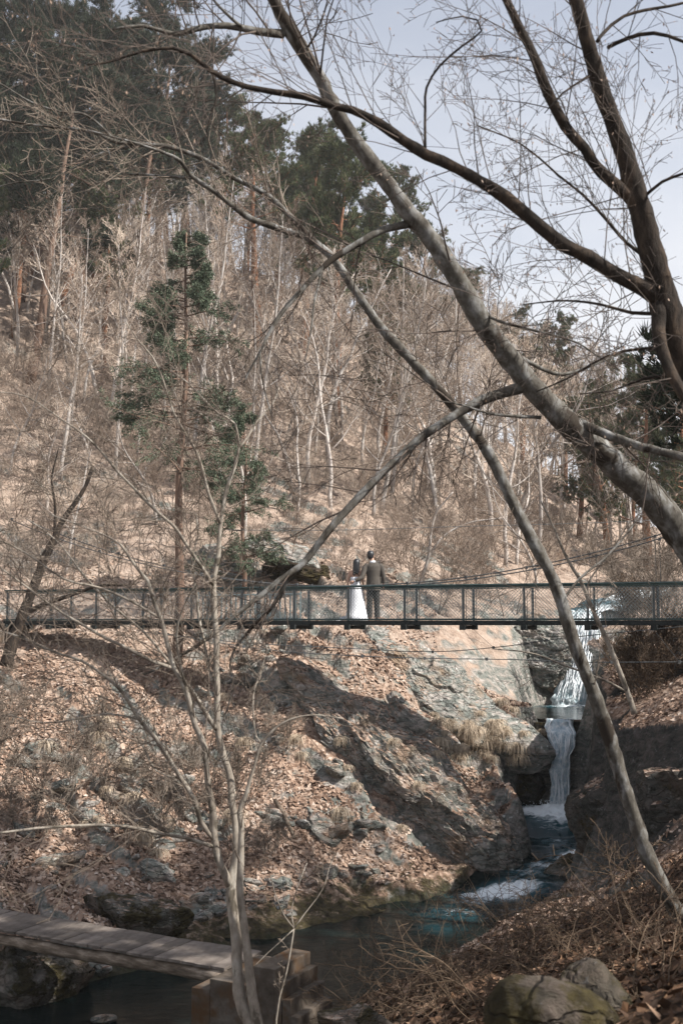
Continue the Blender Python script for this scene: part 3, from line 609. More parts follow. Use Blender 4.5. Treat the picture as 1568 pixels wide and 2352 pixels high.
# loose rocks on the far bank: copies of a few shapes
variants = [rock_mesh('rock', 200 + i, (1.0, R.uniform(.6, .85), R.uniform(.4, .7)), sub=3, planes=11, noise=0.14, fine=0.05, strata=0.04) for i in range(8)]
for vi, me in enumerate(variants): me.materials.append(M['rock' if vi % 3 else 'pale_rock'])
def scatter_rock(p, s, label, group, mi=None):
    o = link('rock', variants[mi if mi is not None else R.randrange(8)])
    o.location = p; o.rotation_euler = (R.uniform(-.5, .5), R.uniform(.1, .7), R.uniform(0, 6.28)); o.scale = (s * R.uniform(.8, 1.3), s * R.uniform(.8, 1.2), s * R.uniform(.7, 1.1))
    tag(o, label, 'rock', group)
def ray_ground(px, py, lo=4, hi=60):
    Ds = np.linspace(lo, hi, 500); pts = np.array([P(px, py, d) for d in Ds]); g = terrain(pts[:, 0], pts[:, 1])
    k = np.nonzero(pts[:, 2] < g)[0]
    return None if len(k) == 0 else Vector((pts[k[0], 0], pts[k[0], 1], g[k[0]]))
clusters = [(130, 1740, 90, 40, 16, 'among leaves up the bank from the plank footbridge'), (330, 1820, 110, 40, 20, 'in the rubble band below the cypress trunk'), (200, 1880, 160, 60, 20, 'on the leaf slope above the plank footbridge'), (420, 1900, 90, 40, 14, 'behind the pale multi stemmed tree'), (330, 2010, 80, 40, 12, 'around the rust tinted mossy boulder'), (150, 1990, 110, 40, 10, 'just beyond the plank footbridge deck'),
            (660, 1880, 80, 40, 12, 'around the fallen pole'), (740, 1780, 60, 50, 7, 'along the shaded side of the layered outcrop'), (640, 1640, 80, 60, 10, 'on the leafy slope left of the outcrop slabs'), (850, 1920, 90, 30, 10, 'under the overhang of the layered outcrop'), (520, 1560, 60, 50, 8, 'on the slope just under the picket railing'), (620, 1480, 40, 40, 6, 'directly under the suspension bridge deck')]
for cx, cy, sx, sy, n_, lab in clusters:
    for _ in range(n_):
        g = ray_ground(R.gauss(cx, sx * .6), R.gauss(cy, sy * .6))
        if g is None or g.z < ZA + .15: continue
        s_ = R.choice((.12, .15, .2, .26, .36))
        scatter_rock(g, s_, ('small' if s_ < .18 else 'large' if s_ > .3 else 'angular') + ' grey rock ' + lab, 'loose rocks on the far bank')
for cx, cy, sx, sy, n_, lab in [(470, 2085, 60, 22, 20, 'at the pool edge behind the forked trunks'), (650, 2035, 70, 18, 16, 'on the shore below the fallen pole'), (800, 2010, 80, 16, 14, 'at the foot of the layered outcrop by the water'), (610, 2075, 50, 16, 10, 'on the shore behind the thin sapling'), (180, 2230, 60, 30, 12, 'beneath the plank footbridge'), (520, 2060, 40, 20, 8, 'on the pool shore beside the forked trunks')]:
    for _ in range(n_):
        g = ray_ground(R.gauss(cx, sx * .6), R.gauss(cy, sy * .6))
        if g is None or g.z < ZA - .2: continue
        scatter_rock(g, R.choice((.1, .13, .17, .22, .3)), 'broken grey stone ' + lab, 'stones at the water line')

# ------------------------------------------------------------------ suspension bridge
U = Vector((0.93, -0.3676, 0)); NV = Vector((0.3676, 0.93, 0)); B0 = P(800, 1426, 29.75)
ZDK = 0.05; RAILZ = 0.94; BAY = 1.55; WID = 1.0
def bp(s, n=0.0, z=0.0): q = B0 + U * s + NV * n; return Vector((q.x, q.y, z))
RB = Matrix((U, NV, Vector((0, 0, 1)))).transposed()
K0, K1 = -7, 8
bridge = thing('suspension_bridge', 'narrow green steel suspension footbridge with wire mesh sides across the gorge', 'bridge', bp(0, .5, 0), (0, 0, 0))
inv = Matrix.Translation(-bridge.location)
def bpart(name, mb, mat, parent=None, smooth=False, bevel=0.0):
    o = mb.build(name, M[mat], parent or bridge, smooth, bevel)
    if parent is None: o.data.transform(inv)
    return o
def cable_h(k): return 0.043 * k * k
SA, SB = K0 * BAY - .1, K1 * BAY + .3
for side, n in ((0, 0.0), (1, WID)):
    mb = MB(); mb.tube([bp(SA, n, RAILZ), bp((SA + SB) / 2, n, RAILZ), bp(SB, n, RAILZ)], 0.028, 8); bpart('handrail', mb, 'green_steel', smooth=True)
    mb = MB(); mb.tube([bp(SA, n, RAILZ - .055), bp(SB, n, RAILZ - .055)], 0.014, 6); bpart('mesh_rail', mb, 'green_steel', smooth=True)
    mb = MB(); mb.box(bp((SA + SB) / 2, n, ZDK - .058), ((SB - SA) / 2, .04, .058), RB); bpart('edge_beam', mb, 'dark_steel')
    mb = MB(); mb.box(bp((SA + SB) / 2, n + (0.02 if side else -.02), ZDK + .03), ((SB - SA) / 2, .012, .022), RB); bpart('kick_rail', mb, 'green_steel')
    # main cable
    pts = [bp(k * BAY, n, RAILZ + .02 + cable_h(k)) for k in np.linspace(K0, K1 + 1.5, 40)]
    mb = MB(); mb.tube(pts, 0.016, 6); bpart('main_cable', mb, 'cable', smooth=True)
post_me = None
for k in range(K0, K1 + 1):
    for n in (0.0, WID):
        mb = MB(); mb.box(bp(k * BAY, n + (.035 if n else -.035) * 0, (ZDK + RAILZ) / 2 - .03), (.026, .022, (RAILZ - ZDK) / 2 - .03), RB); bpart('post', mb, 'post_steel')
        mb = MB(); h = RAILZ + cable_h(k) + .03
        mb.tube([bp(k * BAY + .07, n, ZDK - .2), bp(k * BAY + .07, n, h)], 0.008, 5)
        if cable_h(k) > .03: mb.box(bp(k * BAY + .07, n, h), (.03, .03, .035), RB)
        bpart('hanger', mb, 'cable')
    mb = MB(); mb.box(bp(k * BAY, WID / 2, ZDK - .17), (.05, WID / 2 + .14, .05), RB)
    for n in (-.1, WID + .1): mb.box(bp(k * BAY, n, ZDK - .17), (.07, .05, .065), RB)
    bpart('cross_beam', mb, 'dark_steel')
mb = MB(); mb.box(bp((SA + SB) / 2, WID / 2, ZDK - .03), ((SB - SA) / 2, WID / 2 - .045, .022), RB); bpart('deck', mb, 'plank')
# woven wire: one panel per bay and side, all sharing one mesh
def mesh_panel(wd, ht, pitch, r):
    polys = []; nx = int(wd / pitch); rows = int(ht / pitch)
    dz = ht / (rows * 2); dx = wd / nx / 2
    for i in range(nx + 1):
        for ph in (0, 1):
            pts = []
            for j in range(rows * 2 + 1):
                x = i * 2 * dx + (0 if ph == 0 else dx) + (dx if (j + ph) % 2 else 0)
                pts.append((min(x, wd), 0.003 if (j + ph) % 2 else -.003, j * dz))
            polys.append((pts, [r] * len(pts)))
    return tube_mesh('mesh_panel', polys, 3)
pm = mesh_panel(BAY - .08, RAILZ - ZDK - .10, 0.085, 0.0052); pm.materials.append(M['wire'])
for k in range(K0, K1):
    for n in (0.0, WID):
        o = link('mesh_panel', pm, None, bridge); o.matrix_local = inv @ Matrix.Translation(bp(k * BAY + .04, n, ZDK + .05)) @ RB.to_4x4()
# wind guys below the deck with their droppers
def guy(pts, r=0.011):
    pts = [P(*q) for q in pts]; c = catmull(pts, 0.4); mb = MB(); mb.tube(c, r, 5); bpart('guy_cable', mb, 'cable', smooth=True); return c
g1 = guy([(360, 1452, 31.2), (560, 1485, 29.8), (700, 1500, 29.0), (940, 1511, 28.0), (1180, 1515, 26.9), (1340, 1521, 26.2), (1640, 1520, 25.0)])
g2 = guy([(330, 1452, 31.3), (560, 1476, 30.4), (800, 1489, 29.5), (993, 1497, 29.0), (1164, 1484, 28.4), (1300, 1465, 27.8), (1640, 1432, 26.2)])
for k in range(-4, 7):
    for c in (g1, g2):
        a = bp(k * BAY, 0.0 if c is g1 else WID, ZDK - .24); j = int(np.argmin(np.abs(c[:, 0] - a.x - .25)))
        if c[j][2] > a.z - .06: continue
        mb = MB(); mb.tube([a, Vector(c[j])], 0.006, 4); mb.box(Vector(c[j]), (.03, .03, .035)); bpart('dropper', mb, 'cable')
# portal that carries the cables on the right bank
for n in (0.0, WID):
    mb = MB(); mb.box(bp(9.6 * BAY, n, 1.6), (.1, .1, 2.7), RB); bpart('portal_post', mb, 'post_steel')
mb = MB(); mb.box(bp(9.6 * BAY, WID / 2, 4.2), (.09, WID / 2 - .105, .09), RB); bpart('portal_beam', mb, 'post_steel')
# stone abutment at the left end
a = bp(SA - .45, .5, 0); mb = MB(); mb.box((a.x, a.y, -.75), (.5, .9, .72), RB, .02); tag(mb.build('abutment', M['concrete'], bevel=.03), 'stained concrete abutment under the far left end of the suspension bridge', 'abutment')

# railing of the path behind the bridge
pr = thing('path_railing', 'blue green picket railing on the path behind the suspension bridge', 'railing', P(600, 1432, 34.2))
pinv = Matrix.Translation(-pr.location)
pa, pb_ = P(455, 1430, 34.6), P(690, 1430, 32.6)
def prt(name, mb):
    o = mb.build(name, M['pale_steel'], pr); o.data.transform(pinv); return o
for z in (.82, .12): mb = MB(); mb.tube([Vector((pa.x, pa.y, z)), Vector((pb_.x, pb_.y, z))], .022, 6); prt('rail', mb)
for i in range(22):
    q = pa.lerp(pb_, i / 21); mb = MB(); mb.box((q.x, q.y, .47), (.022, .014, .35 if i % 7 else .46)); prt('picket', mb)
wr = [P(500, 1217, 34), P(760, 1218, 34.5), P(1100, 1208, 35), P(1300, 1203, 35.5), P(1640, 1190, 36)]
mb = MB(); mb.tube(catmull(wr, 1.0), 0.009, 4); tag(mb.build('overhead_wire', M['cable']), 'thin single wire strung over the gorge above the couple', 'wire')

# ------------------------------------------------------------------ the couple
def remesh(o, vox, smooth=2):
    m = o.modifiers.new('r', 'REMESH'); m.mode = 'VOXEL'; m.voxel_size = vox
    s = o.modifiers.new('s', 'SMOOTH'); s.iterations = smooth; s.factor = 0.5
    dg = bpy.context.evaluated_depsgraph_get(); me = bpy.data.meshes.new_from_object(o.evaluated_get(dg))
    o.modifiers.clear(); old = o.data; o.data = me
    if not me.materials and old.materials: me.materials.append(old.materials[0])
    me.polygons.foreach_set('use_smooth', [True] * len(me.polygons)); return o
def limb(mb, pts, rad, k=10): mb.tube(catmull(pts, 0.03) if len(pts) > 2 else pts, None if False else list(np.interp(np.linspace(0, len(rad) - 1, len(catmull(pts, 0.03)) if len(pts) > 2 else len(pts)), range(len(rad)), rad)), k)
def ball(mb, c, r, n=10):
    rings = [ering((c[0], c[1], c[2] + r[2] * math.sin(t)), max(r[0] * math.cos(t), .002), max(r[1] * math.cos(t), .002), 14) for t in np.linspace(-1.5, 1.5, n)]
    mb.loft(rings)
def hand(mb, w, d, up, s=1.0):
    """palm and five bent fingers: wrist point w, direction d, back-of-hand direction up"""
    w, d, up = Vector(w), Vector(d).normalized(), Vector(up).normalized(); sd = d.cross(up).normalized()
    limb(mb, [w, w + d * .045 * s, w + d * .085 * s], [.026 * s, .036 * s, .032 * s])
    for i, L in enumerate((.062, .07, .066, .052)):
        b = w + d * .082 * s + sd * (i - 1.5) * .019 * s
        limb(mb, [b, b + d * L * .5 * s - up * .006, b + d * L * .85 * s - up * .028 * s], [.0095 * s, .009 * s, .0075 * s], 6)
    b = w + d * .03 * s - sd * .028 * s
    limb(mb, [b, b + d * .03 * s - sd * .02 * s, b + d * .058 * s - sd * .024 * s - up * .01], [.012 * s, .0105 * s, .008 * s], 6)
def head(mb, c, s=1.0, yaw=0.0, tilt=0.0):
    M3 = Matrix.Rotation(yaw, 3, 'Z') @ Matrix.Rotation(tilt, 3, 'Y'); c = Vector(c)
    h = MB(); rings = []
    for z, rx, ry, oy in ((-.115, .03, .035, .045), (-.1, .05, .055, .035), (-.06, .064, .08, .012), (-.01, .073, .095, 0), (.04, .077, .1, -.004), (.08, .068, .088, -.008), (.105, .045, .058, -.01), (.117, .015, .02, -.01)):
        rings.append(ering((0, oy, z), rx, ry, 16))
    h.loft(rings)
    h.loft([ering((0, .095, -.045), .017, .016, 8), ering((0, .102, -.02), .012, .012, 8), ering((0, .094, .02), .007, .008, 8)])      # nose
    for sx in (-1, 1):
        ball(h, (sx * .077, -.005, -.01), (.012, .022, .033), 6)                                                                        # ears
        ball(h, (sx * .03, .088, .005), (.013, .008, .008), 5)                                                                          # eyes
    ball(h, (0, .09, -.07), (.024, .01, .009), 5)                                                                                      # lips
    mb.add([M3 @ (Vector(v) * s) + c for v in h.v], h.f)
    return M3
# man
man = thing('person', 'person in a brown grey suit with an arm around the one in white', 'person', P(857, 1426, 30.1), (0, 0, math.radians(3)), 'couple on the bridge')
man.location.z = ZDK - .008
b = MB()
for sx in (-1, 1):
    limb(b, [(sx * .085, 0, .93), (sx * .095, .01, .5), (sx * .1, -.01, .08)], [.085, .058, .042])
    limb(b, [(sx * .1, -.035, .035), (sx * .105, .06, .035), (sx * .115, .17, .03)], [.035, .042, .03])
b.loft([ering((0, 0, z), rx, ry) for z, rx, ry in ((.88, .15, .1), (1.0, .16, .105), (1.15, .14, .1), (1.35, .165, .11), (1.48, .17, .09), (1.54, .08, .06))])
limb(b, [(0, -.01, 1.5), (-.02, 0, 1.58), (-.045, .02, 1.66)], [.065, .058, .058])
HM = head(b, (-.06, .02, 1.725), 1.06, -.35, -.12)
limb(b, [(.19, 0, 1.46), (.255, -.01, 1.2), (.27, .03, .98)], [.055, .045, .03]); hand(b, (.272, .035, .975), (.0, .1, -1), (1, 0, 0))
limb(b, [(-.19, 0, 1.45), (-.30, -.12, 1.17), (-.5, -.165, 1.05)], [.055, .045, .03]); hand(b, (-.51, -.168, 1.045), (-.95, -.0, -.3), (0, -1, .1))
remesh(b.build('body', M['skin'], man), 0.0075, 3)
j = MB()
j.loft([ering((0.005, 0, z), rx, ry, 20) for z, rx, ry in ((.80, .205, .145), (.9, .2, .145), (1.05, .185, .135), (1.18, .18, .13), (1.34, .205, .14), (1.44, .21, .13), (1.5, .185, .105), (1.545, .1, .075), (1.56, .075, .065))])
limb(j, [(.15, 0, 1.48), (.215, -.005, 1.42), (.265, -.015, 1.2), (.278, .025, 1.0)], [.07, .075, .062, .046], 12)
limb(j, [(-.15, 0, 1.48), (-.215, -.02, 1.41), (-.305, -.12, 1.17), (-.40, -.16, 1.1), (-.495, -.17, 1.055)], [.07, .075, .062, .058, .046], 12)
jk = remesh(j.build('jacket', M['suit'], man), 0.011, 3)
mb = MB(); mb.box((0.005, -.145, .9), (.003, .012, .1)); mb.build('back_vent', M['trousers'], jk)
t = MB()
for sx in (-1, 1): limb(t, [(sx * .08, 0, .92), (sx * .095, .012, .5), (sx * .102, -.008, .09)], [.1, .082, .072], 12)
t.loft([ering((0, 0, z), .165, .12) for z in (.84, .95)])
remesh(t.build('trousers', M['trousers'], man), 0.011, 2)
c = MB(); c.loft([ering((-.012, -.002, z), r, r * .95, 16) for z, r in ((1.535, .082), (1.565, .078), (1.592, .072))]); c.build('shirt_collar', M['white'], man, True)
c = MB(); limb(c, [(-.485, -.168, 1.06), (-.515, -.17, 1.043)], [.04, .038], 12); c.build('shirt_cuff', M['white'], man, True)
hh = MB(); rings = []
for z, rx, ry, oy in ((-.075, .045, .03, -.07), (-.05, .07, .06, -.045), (0, .084, .085, -.025), (.045, .088, .105, -.012), (.09, .08, .1, -.008), (.122, .055, .07, -.005), (.136, .02, .03, -.005)): rings.append(ering((0, oy, z), rx, ry, 18))
hh.loft(rings)
for _ in range(70):
    a_ = R.uniform(0, 6.28); zz = R.uniform(-.02, .11); rr_ = .082 * math.sqrt(max(.1, 1 - (zz / .14) ** 2)); p0 = Vector((rr_ * math.cos(a_), -.012 + 1.15 * rr_ * math.sin(a_), zz))
    if p0.y > .05 and zz < .05: continue
    hh.tube([p0 * .97, p0 * 1.09 + Vector((R.uniform(-.01, .01), -.004, R.uniform(-.012, .012)))], [.012, .003], 5)
me_v = [HM @ (Vector(v) * 1.08) + Vector((-.06, .02, 1.725)) for v in hh.v]; hh.v = me_v; hh.build('hair', M['hair'], man, True)
for sx in (-1, 1):
    s_ = MB(); s_.loft([ering((sx * .108, y, .045 + h / 2), wd, h / 2 + .005, 12, Matrix.Rotation(math.pi / 2, 3, 'X')) for y, wd, h in ((-.075, .03, .06), (-.04, .042, .085), (.03, .045, .09), (.11, .048, .065), (.18, .042, .05), (.21, .02, .03))]); s_.build('shoe', M['shoe'], man, True)
# woman
wom = thing('person', 'person in a long white dress with long dark hair', 'person', P(817, 1426, 30.17), (0, 0, math.radians(-6)), 'couple on the bridge')
wom.location.z = ZDK - .008
b = MB()
for sx in (-1, 1): limb(b, [(sx * .07, 0, .9), (sx * .075, .01, .45), (sx * .075, 0, .08)], [.08, .05, .035]); limb(b, [(sx * .075, -.03, .03), (sx * .08, .13, .025)], [.03, .024])
b.loft([ering((0, 0, z), rx, ry) for z, rx, ry in ((.82, .15, .105), (.92, .15, .105), (1.02, .115, .09), (1.14, .13, .09), (1.26, .155, .085), (1.33, .14, .065), (1.37, .07, .05))])
limb(b, [(0, -.01, 1.34), (.01, 0, 1.41), (.012, .01, 1.47)], [.05, .045, .045])
HW = head(b, (.012, .012, 1.515), .93, .1, .06)
limb(b, [(-.15, 0, 1.32), (-.205, -.01, 1.08), (-.215, .05, .9)], [.042, .036, .025]); hand(b, (-.215, .055, .895), (.1, .35, -1), (-1, 0, 0), .88)
limb(b, [(.15, 0, 1.32), (.185, -.005, 1.08), (.195, .04, .88)], [.042, .036, .025]); hand(b, (.195, .045, .875), (-.1, .35, -1), (1, 0, 0), .88)
remesh(b.build('body', M['skin'], wom), 0.0075, 3)
d = MB(); rings = []
for z, rx, ry, ox, oy in ((1.165, .142, .1, 0, 0), (1.10, .135, .1, 0, 0), (1.02, .125, .1, 0, 0), (.94, .15, .125, 0, 0), (.84, .175, .145, 0, -.01), (.62, .205, .175, .01, -.02), (.35, .245, .22, .02, -.05), (.14, .29, .29, .02, -.08), (.012, .34, .37, .0, -.12)):
    ring = []
    for i in range(48):
        a_ = 2 * math.pi * i / 48; pl = 1 + (0.025 * math.sin(5 * a_ + z * 2) + .02 * math.sin(11 * a_ + 1.3)) * max(0, (.9 - z))
        ring.append(Vector((ox + rx * pl * math.cos(a_), oy + ry * pl * math.sin(a_), z)))
    rings.append(ring)
d.loft(rings); dr = d.build('dress', M['dress'], wom, True)
tr = MB(); tr.loft([[Vector((-.28 + x * wd - .16 * q, -.15 + y * .12 - .05 * q, .012 + z)) for x, y, z in ((-1, 0, 0), (-.5, -1, 0), (.5, -1, 0), (1, 0, 0), (.4, .6, .03 + .1 * (1 - q)), (-.4, .6, .03 + .08 * (1 - q)))] for q, wd in ((0, .2), (.5, .16), (1, .05))]); tr.build('train', M['dress'], dr, True)
hr = MB(); rings = []
for z, rx, ry, oy in ((-.24, .05, .025, -.075), (-.2, .075, .04, -.07), (-.12, .08, .055, -.06), (-.04, .082, .08, -.035), (.03, .083, .096, -.014), (.08, .074, .09, -.008), (.112, .05, .06, -.005), (.126, .016, .02, -.005)): rings.append(ering((0, oy, z), rx, ry, 18))
hr.loft(rings)
for i in range(9):
    x0 = -.06 + .015 * i; ph = R.uniform(0, 6); L = R.uniform(.06, .14)
    hr.tube([(x0 + .014 * math.sin(ph + q * 7), -.085 - .02 * math.cos(ph + q * 7), -.18 - L * q) for q in np.linspace(0, 1, 7)], [.014, .014, .013, .012, .01, .008, .004], 6)
hr.v = [HW @ (Vector(v) * 1.1) + Vector((.012, .012, 1.515)) for v in hr.v]; hro = hr.build('hair', M['hair'], wom, True)
cl = MB()
for i in range(5): ball(cl, (.03 + .016 * (i - 2), -.088, 1.58 + .008 * (i - 2)), (.012, .006, .008), 5)
cl.build('hair_clip', M['silver'], hro, True)

# ------------------------------------------------------------------ plank footbridge and its pier
fa = PZ(515, 2224, -4.88); fb = PZ(0, 2134, -4.88); ul = (fb - fa).normalized(); nl = Vector((-ul.y, ul.x, 0))
if nl.y < 0: nl = -nl
foot = thing('plank_footbridge', 'weathered plank footbridge laid on round logs over the dark pool', 'footbridge', fa)
RF = Matrix((ul, nl, Vector((0, 0, 1)))).transposed()
for i in range(31):
    mb = MB(); wdt = .122 + R.uniform(-.004, .004)
    c = ul * (.125 + .25 * i) + nl * (.485 + R.uniform(-.018, .018)) + Vector((0, 0, -.022 + R.uniform(-.005, .005)))
    mb.box((0, 0, 0), (wdt, .49, .02), None, .004)
    o = mb.build('board', M['plank'], foot, bevel=.004); o.matrix_local = Matrix.Translation(c) @ RF.to_4x4() @ Matrix.Rotation(R.uniform(-.008, .008), 4, 'Y')
def log(name, off, z0, z1, r0, r1, L0, L1, parent=foot):
    mb = MB(); pts = []; rr = []
    for q in np.linspace(0, 1, 26):
        pts.append(ul * (L0 + (L1 - L0) * q) + nl * (off + .02 * math.sin(q * 9)) + Vector((0, 0, z0 + (z1 - z0) * q + .012 * math.sin(q * 13 + off))))
        rr.append((r0 + (r1 - r0) * q) * (1 + .05 * math.sin(q * 31 + off)))
    mb.tube(pts, rr, 14); lg = mb.build(name, M['log'], parent, True)
    e = MB(); q = pts[0] - ul * .004; e.loft([[q + nl * (r0 * .93 * math.cos(a)) + Vector((0, 0, r0 * .93 * math.sin(a))) for a in np.linspace(0, 6.283, 15)[:-1]], [q - ul * .004 + nl * (r0 * .9 * math.cos(a)) + Vector((0, 0, r0 * .9 * math.sin(a))) for a in np.linspace(0, 6.283, 15)[:-1]]])
    e.build('cut_end', M['log_end'], lg); return lg
log('log_beam', .07, -.155, -.20, .105, .075, -.06, 7.6); log('log_beam', .88, -.15, -.17, .10, .075, -.25, 7.6)
for i in range(6): mb = MB(); mb.box(ul * (.3 + 1.3 * i) + nl * .48 + Vector((0, 0, -.062)), (.05, .36, .018), RF); mb.build('cross_bar', M['log'], foot)
pier = thing('concrete_pier', 'stained concrete block pier with steps, behind the forked pale trunks', 'pier', P(560, 2300, 15.9))
pier.rotation_euler = (0, 0, math.atan2(-ul.y, -ul.x)); pier.location.z = -7.0
ps = Matrix.Rotation(-pier.rotation_euler.z, 3, 'Z')
def blk(x0, x1, y0, y1, top, name='block'):
    mb = MB(); mb.box(((x0 + x1) / 2, (y0 + y1) / 2, (top + 7.0) / 2), ((x1 - x0) / 2, (y1 - y0) / 2, (top + 7.0) / 2), None, .008); return mb.build(name, M['concrete'], pier, bevel=.012)
def px2l(px, py, D): return ps @ (P(px, py, D) - Vector((pier.location.x, pier.location.y, 0)))
tz = lambda py, D=15.7: P(600, py, D).z
x1 = px2l(413, 2300, 15.9).x; x2 = px2l(470, 2300, 15.9).x; x3 = px2l(566, 2300, 15.7).x
blk(x1, x2, -.15, .85, tz(2274, 16.0)); blk(x2 + .003, x3, -.13, 1.1, tz(2259, 15.8))
xx_ = x3 + .003
for i, (pxr, py) in enumerate(((612, 2230), (636, 2261), (660, 2296), (684, 2331), (708, 2366))):
    xr = px2l(pxr, py, 15.5).x; blk(xx_, xr, .0, .95, tz(py, 15.6), 'step'); xx_ = xr + .003

# ------------------------------------------------------------------ trees
def rvec(): 
    return Vector((R.gauss(0, 1), R.gauss(0, 1), R.gauss(0, 1))).normalized()
def grow(out, p, d, L, r, lev, maxlev, prm):
    """one wandering shoot and its side shoots; out[lev] collects polylines"""
    n = prm['seg'][min(lev, len(prm['seg']) - 1)]; p = Vector(p); d = Vector(d).normalized()
    pts = [p.copy()]; dirs = [d.copy()]; wob = prm['wob']; tro = prm['trop'][min(lev, len(prm['trop']) - 1)]
    for i in range(n):
        d = (d + rvec() * wob + Vector((0, 0, tro))).normalized(); p = p + d * (L / n); pts.append(p.copy()); dirs.append(d.copy())
    tip = prm.get('tip', 0.25); rad = [max(r * (1 - (1 - tip) * i / n), prm['rmin']) for i in range(n + 1)]
    out.setdefault(min(lev, 9), []).append((pts, rad))
    if lev >= maxlev: return
    k = prm['kids'][min(lev, len(prm['kids']) - 1)]; k = max(1, int(k * R.uniform(.75, 1.25) + .5)); t0 = prm['t0'][min(lev, len(prm['t0']) - 1)]
    for i in range(k):
        t = t0 + (1 - t0) * (i + R.random()) / k; f = t * n; a = min(int(f), n - 1); q = pts[a].lerp(pts[a + 1], f - a); dd = dirs[a]
        s = dd.cross(rvec()).normalized(); an = math.radians(R.gauss(prm['ang'][min(lev, len(prm['ang']) - 1)], 10))
        nd = dd * math.cos(an) + s * math.sin(an); nd.z += prm.get('lift', 0.0)
        cl = L * prm['len'][min(lev, len(prm['len']) - 1)] * (1.15 - 0.65 * t) * R.uniform(.7, 1.25)
        grow(out, q, nd, cl, max(rad[a] * prm.get('rr', .5), prm['rmin']), lev + 1, maxlev, prm)
def tl(polys): return [([tuple(p) for p in a], b) for a, b in polys]
def make_tree(name, label, cat, group, prm, H, r0, maxlev, bark, twig, lean=0.05, stems=1, spread=0.3, tname='trunk'):
    out = {}
    for s in range(stems):
        a = R.uniform(0, 6.28); d = Vector((math.cos(a) * (lean if stems == 1 else spread * R.uniform(.5, 1.3)), math.sin(a) * (lean if stems == 1 else spread * R.uniform(.5, 1.3)), 1))
        grow(out, (0.06 * stems * math.cos(a) * (stems > 1), 0.06 * stems * math.sin(a) * (stems > 1), -.15), d, H * R.uniform(.85, 1.1), r0, 0, maxlev, prm)
    root = thing(name, label, cat, group=group)
    if stems == 1: link(tname, tube_mesh(tname, tl(out[0]), 7), M[bark], root)
    else:
        for q in out[0]: link('stem', tube_mesh('stem', tl([q]), 5), M[bark], root)
    for lv, nm in ((1, 'limbs'),):
        if out.get(lv): kind(link('branches', tube_mesh('branches', tl(out[lv]), 4), M[bark if stems == 1 else twig], root), 'stuff')
    rest = [q for lv in out if lv >= 2 for q in out[lv]]
    if rest: kind(link('twigs', tube_mesh('twigs', tl(rest), 3), M[twig], root), 'stuff')
    return root
def place(root, first, x, y, s, label=None, z=None, rz=None, tilt=0.0):
    o = root if first else copy_tree(root)
    o.location = (x, y, (gz(x, y) if z is None else z) - .05); o.rotation_euler = (R.uniform(-tilt, tilt), R.uniform(-tilt, tilt), R.uniform(0, 6.28) if rz is None else rz); o.scale = (s, s, s * R.uniform(.9, 1.15))
    if label: o['label'] = label
    return o

BARE = dict(seg=(12, 7, 5, 3, 2), wob=.19, trop=(.04, .05, .0, .0), kids=(17, 8, 6, 3), t0=(.25, .2, .2, .2), ang=(56, 50, 50, 50), len=(.38, .45, .5, .5), rmin=.009, rr=.42, tip=.15, lift=.05)
SLIM = dict(BARE, kids=(20, 8, 6, 2), t0=(.38, .25, .2, .2), ang=(38, 38, 42, 45), len=(.26, .45, .5, .5), wob=.08)
SHRUB = dict(seg=(8, 5, 4, 2), wob=.15, trop=(.03, .05, .02), kids=(10, 7, 5, 3), t0=(.15, .2, .2), ang=(32, 38, 42), len=(.5, .5, .5), rmin=.006, rr=.5, tip=.2, lift=.02)
GB = 'bare trees of the far hillside'; LB = 'bare pale twigged broadleaf tree on the far hillside'
LS = 'slim straight pale trunk with a sparse crown on the hillside'; GS = 'slim trees of the far hillside'
bare = [make_tree('bare_tree', LB, 'tree', GB, BARE, H, .12, 3, 'far_bark', tw_, .1) for H, tw_ in ((8.5, 'far_twig'), (10, 'far_dark_twig'), (9, 'far_twig'), (11, 'far_dark_twig'))]
slim = [make_tree('slim_tree', LS, 'tree', GS, SLIM, H, .10, 3, 'far_bark', tw_, .05) for H, tw_ in ((10, 'far_twig'), (12, 'far_dark_twig'), (11, 'far_twig'))]
LSH = 'bare many stemmed shrub on the leafy hillside'; GSH = 'bare shrubs of the far hillside'
shrub = [make_tree('bare_shrub', LSH, 'shrub', GSH, SHRUB, H, .022, 3, tw_, tw_, .1, stems=n, spread=.75) for H, n, tw_ in ((2.6, 6, 'far_twig'), (3.2, 7, 'far_dark_twig'), (2.2, 6, 'far_twig'))]
def on_hill(px0, px1, D0, D1, gap, n, tries=6000):
    pts = []
    for _ in range(tries):
        if len(pts) >= n: break
        D = math.sqrt(R.uniform(D0 * D0, D1 * D1)); px = R.uniform(px0, px1); x = (px - 784) / F * D
        if all((x - a) ** 2 + (D - b) ** 2 > gap * gap for a, b in pts): pts.append((x, D))
    return pts
used = set(); BASE = {}
def where(lab, x, y):
    px = 784 + F * x / y
    if y > 76: return lab + ' just below the ridge pines'
    return lab + (' around the tall cypress' if px < 600 else ' above the couple' if px < 1060 else ' above the tall waterfall')
def drop(protos, pts, s0, s1, tilt=.08, zone=True):
    sgl = BASE.setdefault(protos[0].name, protos[0]['label'])
    xs = np.array([p[0] for p in pts]); ys = np.array([p[1] for p in pts]); zs = terrain(xs, ys)
    for x, y, z in zip(xs, ys, zs):
        i = R.randrange(len(protos)); key = protos[i].name
        place(protos[i], key not in used, float(x), float(y), R.uniform(s0, s1), z=float(z), tilt=tilt, label=(where(sgl, x, y) if zone else None)); used.add(key)
hill = on_hill(-150, 1450, 46, 98, 2.25, 340)
hill = [q for q in hill if not (q[0] > 9 and q[1] < 60) and not (q[0] / q[1] * F + 784 < 90 and q[1] < 62)]
